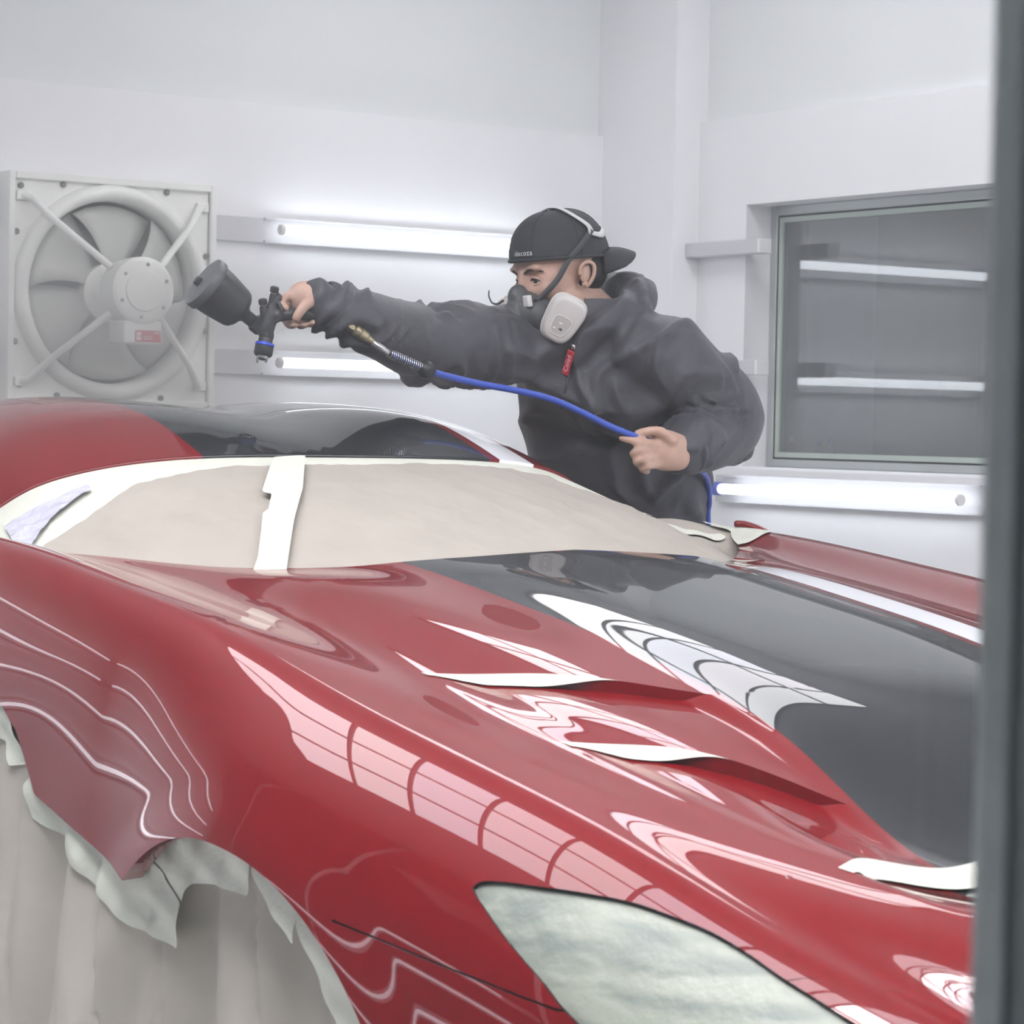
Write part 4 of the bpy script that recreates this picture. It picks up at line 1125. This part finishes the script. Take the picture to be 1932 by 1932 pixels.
# open cuffs: clip the sleeve ends
jacket_o = mesh('jacket', co, fc, JACKET, person, True)
for w_, e_, r_ in ((at(622, 577, 5.215), at(655, 592, 5.25), .046), (LWR, LEL, .046)):
    ax_ = (w_ - e_).normalized(); c_ = w_ + ax_ * .004
    MB().tube([c_ - ax_ * .020, c_ - ax_ * .004, c_ + ax_ * .006, c_ + ax_ * .008, c_ + ax_ * .002], [r_ * .98, r_ * 1.04, r_ * 1.03, r_ * .92, r_ * .80], 24, False).build('cuff', JACKET, jacket_o, True)
# trousers and boots
tr = MB(); etube(tr, [HEM + Vector((0, .01, -.03)), PELV, PELV + Vector((0, 0, -.10))], [.165, .170, .150], [.12, .125, .115], (1, 0, 0), 20)
limb(tr, [hipL, kneeL, ankL + Vector((0, 0, .03))], [.100, .078, .066]); limb(tr, [hipR, kneeR, ankR + Vector((0, 0, .03))], [.100, .078, .066])
co, fc, no = fuse(tr, .014, 3); mesh('trousers', co, fc, TROUS, person, True)
for a_ in (ankL, ankR):
    b_ = MB(); etube(b_, [a_ + Vector((0, .07, -.045)), a_ + Vector((0, .02, -.04)), a_ + Vector((0, -.08, -.05)), a_ + Vector((0, -.18, -.062)), a_ + Vector((0, -.205, -.068))], [.034, .046, .050, .042, .022], [.044, .048, .038, .026, .018], (1, 0, 0), 16)
    b_.tube([a_ + Vector((0, .02, -.04)), a_ + Vector((0, .02, .06))], [.046, .050], 16)
    co, fc, no = fuse(b_, .009, 2); co[:, 2] = np.maximum(co[:, 2], .0008); mesh('boot', co, fc, BOOTM, person, True)
# shirt at the open collar, zip and its red pull tab
MB().tube([at(1086, 640, 5.565), at(1088, 668, 5.570)], [.026, .010], 14, flat=.5, flatdir=tuple(hF)).build('shirt', SHIRT, person, True)
def ray_surface(px, py, near=5.0, obj=None, lift=.003):
    """point on a mesh under an image position, lifted a little off it"""
    o_ = at(px, py, near); v = (o_ - CAM).normalized(); inv = obj.matrix_world.inverted()
    hit, loc, nrm, idx = obj.ray_cast(inv @ o_, (inv.to_3x3() @ v).normalized())
    return (loc + nrm * lift, nrm) if hit else (at(px, py, 5.55), -v)
bpy.context.view_layer.update()
z0, n0_ = ray_surface(1083, 654, 5.2, jacket_o, .004); z1, n1_ = ray_surface(1068, 706, 5.2, jacket_o, .006)
axz = (z1 - z0).normalized(); nz_ = (n0_ + n1_); nz_ = (nz_ - axz * nz_.dot(axz)).normalized()
if nz_.dot(CAM - z0) < 0: nz_ = -nz_
sdz = axz.cross(nz_).normalized(); Mz = Matrix((sdz, axz, nz_)).transposed()
MB().lathe([(.0055, -.002), (.0065, 0), (.0055, .002)], 16, z0 + axz * .002, tuple(nz_)).build('zip_slider', CHROME, jacket_o, True)
Lz = (z1 - z0).length
tab = MB().box((-.0078, .010, .001), (.0078, Lz, .0045), .001, rot=Mz, at=z0).build('zip_tab', TABR, jacket_o)
zl = crom([ray_surface(*q, 5.2, jacket_o, .001)[0] for q in ((1088, 640), (1083, 656), (1074, 700), (1066, 740), (1060, 770))], 3)
MB().tube(zl, .0022, 6).build('zip', STRAPD, jacket_o)
def text_mesh(txt, size, bold=.0):
    cu = bpy.data.curves.new('txt', 'FONT'); cu.body = txt; cu.size = size; cu.offset = bold; cu.align_x = 'CENTER'; cu.align_y = 'CENTER'; cu.resolution_u = 3; cu.space_character = 1.12
    o_ = bpy.data.objects.new('txt', cu); COL.objects.link(o_); bpy.context.view_layer.update()
    me = o_.evaluated_get(bpy.context.evaluated_depsgraph_get()).to_mesh()
    v = [tuple(p.co) for p in me.vertices]; f = [tuple(p.vertices) for p in me.polygons]
    o_.evaluated_get(bpy.context.evaluated_depsgraph_get()).to_mesh_clear(); bpy.data.objects.remove(o_); bpy.data.curves.remove(cu)
    return v, f
v_, f_ = text_mesh('Colad', .0150, .0)
mid = z0 + axz * (Lz * .5 + .006)
# reads upwards along the tab
mesh('zip_lettering', [mid - axz * p[0] * .98 + (-sdz) * (-p[1]) * .9 * (1 if True else -1) + nz_ * .0052 for p in v_], f_, PRINT, tab)

# ---- cap, worn backwards
def cap_r(l_ang, k): return None
CA, CBk, CH = .0865, .112, .106                      # half width, half length, height
CC = (0, -.010, .018)
capv, capf = [], []
nu, nv2 = 48, 16
for j in range(nv2 + 1):
    ph = (math.pi / 2) * j / nv2
    for i in range(nu):
        th = 2 * math.pi * i / nu; r_ = math.cos(ph) ** .78 if j < nv2 else 0
        low = .018 * math.cos(th)                     # lower at the nape than over the brow? front edge sits on the forehead
        capv.append(tuple(hp(CC[0] + CA * r_ * math.sin(th), CC[1] + CBk * r_ * math.cos(th), CC[2] + CH * math.sin(ph) ** .95 + (low * .55) * (1 - math.sin(ph)))))
for j in range(nv2):
    for i in range(nu): capf.append((j * nu + i, j * nu + (i + 1) % nu, (j + 1) * nu + (i + 1) % nu, (j + 1) * nu + i))
cap_o = mesh('cap', capv, capf, CAPM, person, True)
md = cap_o.modifiers.new('t', 'SOLIDIFY'); md.thickness = .004; md.offset = -1
# band, button, peak, panel seams
band = [hp(CC[0] + (CA + .0012) * math.sin(t), CC[1] + (CBk + .0012) * math.cos(t), CC[2] + .004 + .0099 * math.cos(t)) for t in np.linspace(0, 2 * math.pi, 49)]
MB().tube(band, .0035, 8, False).build('cap_band', CAPM, cap_o, True)
MB().sphere(hp(0, CC[1], CC[2] + CH + .001), .0085, 14, 8, (1, 1, .6)).build('cap_button', CAPM, cap_o, True)
pk = []; pf = []; nb, nl = 17, 9
for j in range(nl):
    t = j / (nl - 1)
    for i in range(nb):
        s_ = (i / (nb - 1) - .5) * 2; a = math.pi + s_ * 1.02
        base = np.array((CA * math.sin(a), CC[1] + CBk * math.cos(a), CC[2] - .002))
        ext = .064 * (1 - abs(s_) ** 5) ** .5 if abs(s_) < 1 else 0
        pk.append(tuple(hp(base[0] * (1 - .10 * t), base[1] - ext * t, base[2] + .006 - .016 * t - .030 * (s_ ** 2) * t + .004 * math.sin(t * 3.1))))
for j in range(nl - 1):
    for i in range(nb - 1): q = j * nb + i; pf.append((q, q + 1, q + nb + 1, q + nb))
pk_o = mesh('cap_peak', pk, pf, CAPM, cap_o, True); md = pk_o.modifiers.new('t', 'SOLIDIFY'); md.thickness = .007
def on_cap(th, ph, lift=.002):
    r_ = math.cos(ph) ** .78
    return hp(CC[0] + (CA + lift) * r_ * math.sin(th), CC[1] + (CBk + lift) * r_ * math.cos(th), CC[2] + (CH + lift) * math.sin(ph) ** .95 + .0099 * math.cos(th) * (1 - math.sin(ph)))
for k in range(6):
    th = math.pi / 6 + k * math.pi / 3
    MB().tube([on_cap(th, ph, .0006) for ph in np.linspace(.02, 1.5, 14)], .0009, 5).build('cap_seam', CAPM, cap_o)
v_, f_ = text_mesh('idecoza', .0150, .0)
th0, ph0 = .30, .17
mesh('cap_lettering', [on_cap(th0 + p[0] / .100, max(.01, ph0 + p[1] / .100 - .0), .0022) for p in v_], f_, PRINT, cap_o)
# ---- respirator
rsp = MB()
def rell(c, r, mb_):
    i0 = len(mb_.v); mb_.sphere((0, 0, 0), 1, 22, 14)
    for i in range(i0, len(mb_.v)):
        p = mb_.v[i]; mb_.v[i] = tuple(hp(c[0] + p[0] * r[0], c[1] + p[1] * r[1], c[2] + p[2] * r[2]))
rell((0, .086, -.080), (.056, .050, .050), rsp); rell((0, .104, -.046), (.022, .026, .030), rsp); rell((0, .078, -.115), (.046, .044, .032), rsp); rell((0, .128, -.086), (.030, .024, .034), rsp); rell((.046, .082, -.085), (.026, .034, .034), rsp); rell((-.046, .082, -.085), (.026, .034, .034), rsp)
co, fc, no = fuse(rsp, .0035, 3); mask_o = mesh('respirator', co, fc, RUBBER, person, True)
rell2 = MB(); rell((0, .146, -.088), (.018, .010, .020), rell2); rell2.build('exhale_valve', STRAPD, mask_o, True)
def cartridge(s_):
    """rounded trapezoid canister facing sideways and slightly back"""
    nrm = (hL * (s_ * .84) + hF * .42 - hU * .22).normalized(); upv = (hU * .80 - hF * .60); upv = (upv - nrm * upv.dot(nrm)).normalized(); sd = nrm.cross(upv)
    c0 = hp(s_ * .094, .066, -.096)
    out = []
    for k in range(40):
        a = 2 * math.pi * k / 40; c, s2 = math.cos(a), math.sin(a); e = 3.4
        x = abs(c) ** (2 / e) * math.copysign(1, c); y = abs(s2) ** (2 / e) * math.copysign(1, s2)
        out.append((x * (.037 + .005 * y), y * .050))
    root = None; n_ = 40
    def ring(scale, h): return [c0 + sd * (p[0] * scale) + upv * (p[1] * scale) + nrm * h for p in out]
    rings = [ring(.80, -.014), ring(.98, -.012), ring(1.0, .0), ring(1.0, .012), ring(.965, .019), ring(.90, .0225), ring(.80, .024)]
    v, f = [], []
    for r_ in rings: v += [tuple(p) for p in r_]
    for j in range(len(rings) - 1):
        for k in range(n_): f.append((j * n_ + k, j * n_ + (k + 1) % n_, (j + 1) * n_ + (k + 1) % n_, (j + 1) * n_ + k))
    f.append(tuple(range(n_))[::-1]); f.append(tuple((len(rings) - 1) * n_ + k for k in range(n_)))
    ct = mesh('cartridge', v, f, CART, mask_o, True); ct.data.set_sharp_from_angle(angle=math.radians(50))
    rim = ring(1.012, .001); MB().tube(rim + [rim[0]], .0018, 6, False).build('cartridge_rim', CARTRIM, ct, True)
    pad = [c0 + sd * (p[0] * .52 + .002) + upv * (p[1] * .42 - .012) + nrm * .0242 for p in out]
    MB().tube(pad + [pad[0]], .0014, 6, False).build('cartridge_label_edge', CARTRIM, ct, True)
    MB().add([tuple(p + nrm * .0005) for p in pad], [tuple(range(40))]).build('cartridge_label', mat('cartridge_label', (.47, .45, .42), .45), ct)
    if s_ > 0:
        for q, (a_, b_, w2, h2, m2) in enumerate(((-.002, -.018, .007, .004, STRAPD), (.004, -.006, .008, .003, LABELW), (.012, -.020, .006, .003, LABELW))):
            c_ = c0 + sd * a_ + upv * b_ + nrm * .0255
            MB().add([c_ - sd * w2 / 2 - upv * h2 / 2, c_ + sd * w2 / 2 - upv * h2 / 2, c_ + sd * w2 / 2 + upv * h2 / 2, c_ - sd * w2 / 2 + upv * h2 / 2], [(0, 1, 2, 3)]).build('cartridge_print', m2, ct)
        MB().sphere(c0 + sd * .026 * (-1) + upv * .034 + nrm * .021, .0025, 8, 6).build('cartridge_dot', TABR, ct)
    nk = MB().tube([hp(s_ * .045, .075, -.088), c0 - nrm * .010], [.022, .026], 16).build('cartridge_mount', RUBBER, mask_o, True)
cartridge(1); cartridge(-1)
MB().box((-.010, -.006, -.012), (.010, .006, .012), .002, rot=Matrix((hL, hF, hU)).transposed(), at=hp(.044, .112, -.052)).build('strap_clip', CARTRIM, mask_o)
def flat_strap(name, pts, w, m, parent, n=4, wide=None):
    Q = crom(pts, n); V, Fc = [], []
    ctr = np.array(HEADC)
    for i, p in enumerate(Q):
        t = Q[min(i + 1, len(Q) - 1)] - Q[max(i - 1, 0)]; t /= np.linalg.norm(t) + 1e-9; o_ = p - ctr; o_ /= np.linalg.norm(o_); sd = np.cross(t, o_); sd /= np.linalg.norm(sd) + 1e-9
        ww = w if wide is None else np.interp(i / (len(Q) - 1), np.linspace(0, 1, len(wide)), wide)
        V += [tuple(p - sd * ww / 2), tuple(p + sd * ww / 2)]
    for i in range(len(Q) - 1): Fc.append((2 * i, 2 * i + 1, 2 * i + 3, 2 * i + 2))
    o2 = mesh(name, V, Fc, m, parent, True); md = o2.modifiers.new('t', 'SOLIDIFY'); md.thickness = .0022; md.offset = 0
    return o2
for s_ in (1, -1):
    flat_strap('harness_strap', [hp(s_ * .050, .098, -.058), hp(s_ * .074, .055, -.020), hp(s_ * .0835, .025, .018), hp(s_ * .0900, -.010, .048), on_cap(s_ * 1.95, .52, .004)], .012, STRAPD, mask_o)
    flat_strap('neck_strap', [hp(s_ * .060, .070, -.105), hp(s_ * .072, .030, -.112), hp(s_ * .072, -.035, -.098), hp(s_ * .050, -.080, -.082), hp(0, -.092, -.078)], .010, STRAPD, mask_o)
    flat_strap('head_cradle', [on_cap(s_ * 1.9, .42, .003), on_cap(s_ * 1.92, .62, .004), on_cap(s_ * 1.72, .90, .004), on_cap(s_ * 1.57, 1.20, .004), on_cap(s_ * 1.5, 1.45, .004), hp(0, CC[1] + .004, CC[2] + CH + .005)], .011, STRAPG, mask_o, wide=[.016, .020, .013, .011, .009, .009])
    flat_strap('rear_cradle', [on_cap(s_ * 1.9, .46, .004), on_cap(s_ * 2.2, .40, .004), on_cap(s_ * 2.6, .50, .004), on_cap(s_ * 3.1, .52, .004)], .014, STRAPG, mask_o)
hk = crom([hp(-.052, .112, -.048), hp(-.070, .116, -.054), hp(-.088, .118, -.050), hp(-.096, .118, -.036), hp(-.092, .118, -.024)], 4)
MB().tube(hk, list(np.linspace(.0028, .0012, len(hk))), 8).build('strap_hook', STRAPD, mask_o, True)

# ================================================================== spray gun and air hose
GUN = mat('gun_black', (.035, .036, .040), .42, noise=.1, nscale=30); GUNC = mat('gun_cup_black', (.030, .031, .034), .36); GUNL = mat('gun_lid_grey', (.10, .105, .11), .4)
GUNB = mat('gun_ring_blue', (.03, .08, .60), .35); BRASS = mat('coupling_brass', (.42, .36, .24), .35, metal=.7); STEEL = mat('spring_steel', (.50, .50, .50), .3, metal=.9)
HOSE = mat('hose_blue', (.030, .075, .42), .38); BALL = mat('hose_ball_black', (.02, .02, .022), .45); SILV = mat('nozzle_silver', (.55, .55, .54), .35, metal=.8)
GD_ = 5.17
gun = empty('spray_gun', at(510, 600, GD_), 'black gravity-feed spray gun with a large cup and a blue ring at its nozzle', 'spray gun')
lidc, neck = at(383, 531, GD_ - .035), at(478, 607, GD_ + .012)
axc = (neck - lidc).normalized(); Lc = (neck - lidc).length
MB().lathe([(.0500, .004), (.0505, .010), (.0480, .040), (.0415, .082), (.0385, .090), (.030, .097), (.018, .102), (.0130, .108), (.0125, Lc * 1.12)], 40, lidc, axc).build('cup', GUNC, gun, True, 60)
MB().lathe([(.0, -.003), (.040, -.004), (.0480, -.002), (.0530, .0), (.0540, .004), (.0540, .016), (.0520, .018)], 40, lidc, axc).build('lid', GUNL, gun, True, 45)
a1 = at(383, 531, GD_ - .035) - at(372, 520, GD_ - .035)
MB().lathe([(.0, -.018), (.0085, -.017), (.0095, -.010), (.0085, -.004)], 16, lidc + (_r * -.30 - axc * axc.dot(_r * -.30)) * .03 + axc * .004, axc).build('lid_vent', GUN, gun, True, 40)
MB().lathe([(.016, -.012), (.0175, -.010), (.0175, .006), (.015, .010)], 8, neck + axc * .012, axc).build('cup_nut', GUN, gun)
gb_ = MB()
limb(gb_, [at(486, 612, GD_ + .01), at(500, 622, GD_), at(503, 634, GD_)], [.013, .016, .015], 14)
limb(gb_, [at(522, 562, GD_), at(512, 590, GD_), at(503, 618, GD_)], [.0115, .0145, .0165], 14)
limb(gb_, [at(512, 596, GD_), at(545, 593, GD_), at(580, 592, HD), at(625, 598, HD + .01), at(648, 604, HD + .015)], [.014, .0125, .0125, .0125, .011], 14)
co, fc, no = fuse(gb_, .0032, 2); mesh('gun_body', co, fc, GUN, gun, True)
dn = (at(497, 668, GD_ - .006) - at(504, 630, GD_)).normalized()
n_c = at(502, 636, GD_)
MB().lathe([(.0135, -.004), (.0140, .010), (.0140, .014)], 24, n_c, dn).build('nozzle_neck', GUN, gun, True, 40)
MB().lathe([(.0175, .012), (.0185, .013), (.0185, .0175), (.0175, .0185)], 28, n_c, dn).build('blue_ring', GUNB, gun, True, 40)
MB().lathe([(.0165, .018), (.0182, .020), (.0182, .034), (.0150, .038), (.0, .038)], 28, n_c, dn).build('air_cap', GUN, gun, True, 40)
hn = MB().lathe([(.011, .038), (.010, .043), (.004, .046), (.0, .046)], 20, n_c, dn)
for s_ in (-1, 1): hn.lathe([(.0035, .038), (.0025, .050), (.0, .052)], 8, n_c + _r * (.0085 * s_), dn)
hn.build('fluid_tip', SILV, gun, True, 50)
for kx, ky, bx_, by_ in ((518, 546, 512, 588), (496, 569, 500, 604)):
    top, bot = at(kx, ky, GD_ - .008), at(bx_, by_, GD_); ak = (bot - top).normalized(); Lk = (bot - top).length
    MB().lathe([(.0060, 0), (.0085, .002), (.0088, .010), (.0078, .012)], 16, top - ak * .006, ak).build('control_knob', GUN, gun, True, 40)
    MB().lathe([(.0055, .005), (.0055, .009)], 14, top, ak).build('knob_collar', SILV, gun)
    MB().lathe([(.0068, .008), (.0082, .014), (.0090, Lk * .8), (.0090, Lk)], 14, top, ak).build('valve_stem', GUN, gun, True, 40)
tg = crom([at(524, 570, GD_ - .012), at(531, 582, GD_ - .014), at(530, 598, GD_ - .010), at(520, 606, GD_ - .006), at(508, 608, GD_)], 4)
MB().tube(tg, .0045, 10).build('trigger', GUN, gun, True)
MB().tube([at(642, 603, HD + .013), at(654, 608, HD + .018)], [.0095, .0080], 14).build('air_inlet', GUN, gun, True)

hose = empty('air_hose', (LWR.x + .2, LWR.y + .1, 0), 'blue air hose running from the spray gun to the hand at the waist', 'hose')
cpl = [at(656, 613, 5.205), at(668, 620, 5.21), at(684, 633, 5.222), at(702, 645, 5.235)]
ca = (cpl[3] - cpl[0]).normalized(); Lp = (cpl[3] - cpl[0]).length
MB().lathe([(.0085, 0), (.0085, .012)], 6, cpl[0], ca).build('coupling_nut', BRASS, hose)
MB().lathe([(.0065, .011), (.0065, .016), (.0105, .017), (.0115, .020), (.0115, .026), (.0100, .027), (.0100, .030), (.0120, .031), (.0120, .046), (.0100, .048), (.0085, .052), (.0080, Lp)], 20, cpl[0], ca).build('coupling', BRASS, hose, True, 35)
MB().tube([at(702, 645, 5.235), at(722, 660, 5.25), at(738, 668, 5.262)], [.0075, .0082, .0078], 14).build('ferrule', STEEL, hose, True)
sp0, sp1 = at(736, 667, 5.26), at(796, 694, 5.30); spd = (sp1 - sp0); a_ = spd.normalized(); b1 = a_.orthogonal().normalized(); b2 = a_.cross(b1)
turns = 16; spp = [sp0 + spd * (i / (turns * 12)) + (b1 * math.cos(i * math.pi / 6) + b2 * math.sin(i * math.pi / 6)) * .0085 for i in range(turns * 12 + 1)]
MB().tube(spp, .0014, 6).build('spring_guard', STEEL, hose, True)
MB().sphere(at(805, 698, 5.305), .0185, 20, 12).build('hose_ball', BALL, hose, True)
hpx = [at(737, 667, 5.26), at(796, 694, 5.30), at(830, 706, 5.32), at(900, 723, 5.345), at(975, 737, 5.37), at(1040, 753, 5.385), at(1100, 779, 5.395), at(1150, 804, 5.40), at(1205, 826, 5.408), at(1232, 836, 5.45), at(1256, 852, 5.52), at(1300, 874, 5.64), at(1332, 900, 5.80), at(1338, 945, 5.88), at(1336, 990, 5.90)]
last = hpx[-1]
hpx += [Vector((last.x + .03, last.y + .01, .75)), Vector((last.x + .06, last.y + .05, .35)), Vector((last.x + .10, last.y + .12, .06)), Vector((last.x + .25, last.y + .30, .012)), Vector((last.x + .9, last.y + .6, .012))]
MB().tube(crom(hpx, 6), .0068, 12).build('tube', HOSE, hose, True)

# ================================================================== overspray mist
def volume_material(name, color, density, plume=None):
    m = bpy.data.materials.new(name); m.use_nodes = True; nt = m.node_tree; nt.nodes.clear()
    out = nt.nodes.new('ShaderNodeOutputMaterial'); vs = nt.nodes.new('ShaderNodeVolumeScatter')
    vs.inputs['Color'].default_value = (*color, 1); vs.inputs['Density'].default_value = density; vs.inputs['Anisotropy'].default_value = .1
    if plume:
        tc = nt.nodes.new('ShaderNodeTexCoord'); gr = nt.nodes.new('ShaderNodeTexGradient'); gr.gradient_type = 'SPHERICAL'
        mp = nt.nodes.new('ShaderNodeMapping'); mp.inputs['Location'].default_value = (0, 0, 0)
        no_ = nt.nodes.new('ShaderNodeTexNoise'); no_.inputs['Scale'].default_value = 2.6; no_.inputs['Detail'].default_value = 3
        nt.links.new(tc.outputs['Object'], gr.inputs['Vector']); nt.links.new(tc.outputs['Object'], no_.inputs['Vector'])
        mr = nt.nodes.new('ShaderNodeMapRange'); mr.inputs['From Min'].default_value = .32; mr.inputs['From Max'].default_value = .75
        nt.links.new(no_.outputs['Fac'], mr.inputs['Value'])
        a = nt.nodes.new('ShaderNodeMath'); a.operation = 'MULTIPLY'; nt.links.new(gr.outputs['Fac'], a.inputs[0]); nt.links.new(mr.outputs['Result'], a.inputs[1])
        b = nt.nodes.new('ShaderNodeMath'); b.operation = 'MULTIPLY'; b.inputs[1].default_value = density; nt.links.new(a.outputs[0], b.inputs[0])
        nt.links.new(b.outputs[0], vs.inputs['Density'])
    nt.links.new(vs.outputs[0], out.inputs['Volume'])
    return m
HAZE_D, HAZE_R, PLUME_D = .005, .048, 2.6
hz = MB().box((-1.0, YN + .12, .002), (XF - .02, YB - .12, ZC - .05)).build('paint_haze', volume_material('thin_haze', (.93, .95, 1.0), HAZE_D))
tag(hz, 'thin white paint mist over the front half of the booth', 'mist', kind='stuff')
hz = MB().box((XA + .12, YN + .12, .002), (-1.002, YB - .12, ZC - .05)).build('paint_haze', volume_material('rear_haze', (.93, .95, 1.0), HAZE_R))
tag(hz, 'thicker white paint mist around the painter and the back wall', 'mist', kind='stuff')
pm = MB().sphere((0, 0, 0), 1.0, 24, 16).build('spray_plume', volume_material('spray_plume', (.95, .96, 1.0), PLUME_D, True))
pm.location = (-2.15, .05, 1.36); pm.scale = (.95, .95, .32); pm.rotation_euler = (0, 0, .3)
tag(pm, 'denser white spray mist drifting over the car roof below the gun', 'mist', kind='stuff')
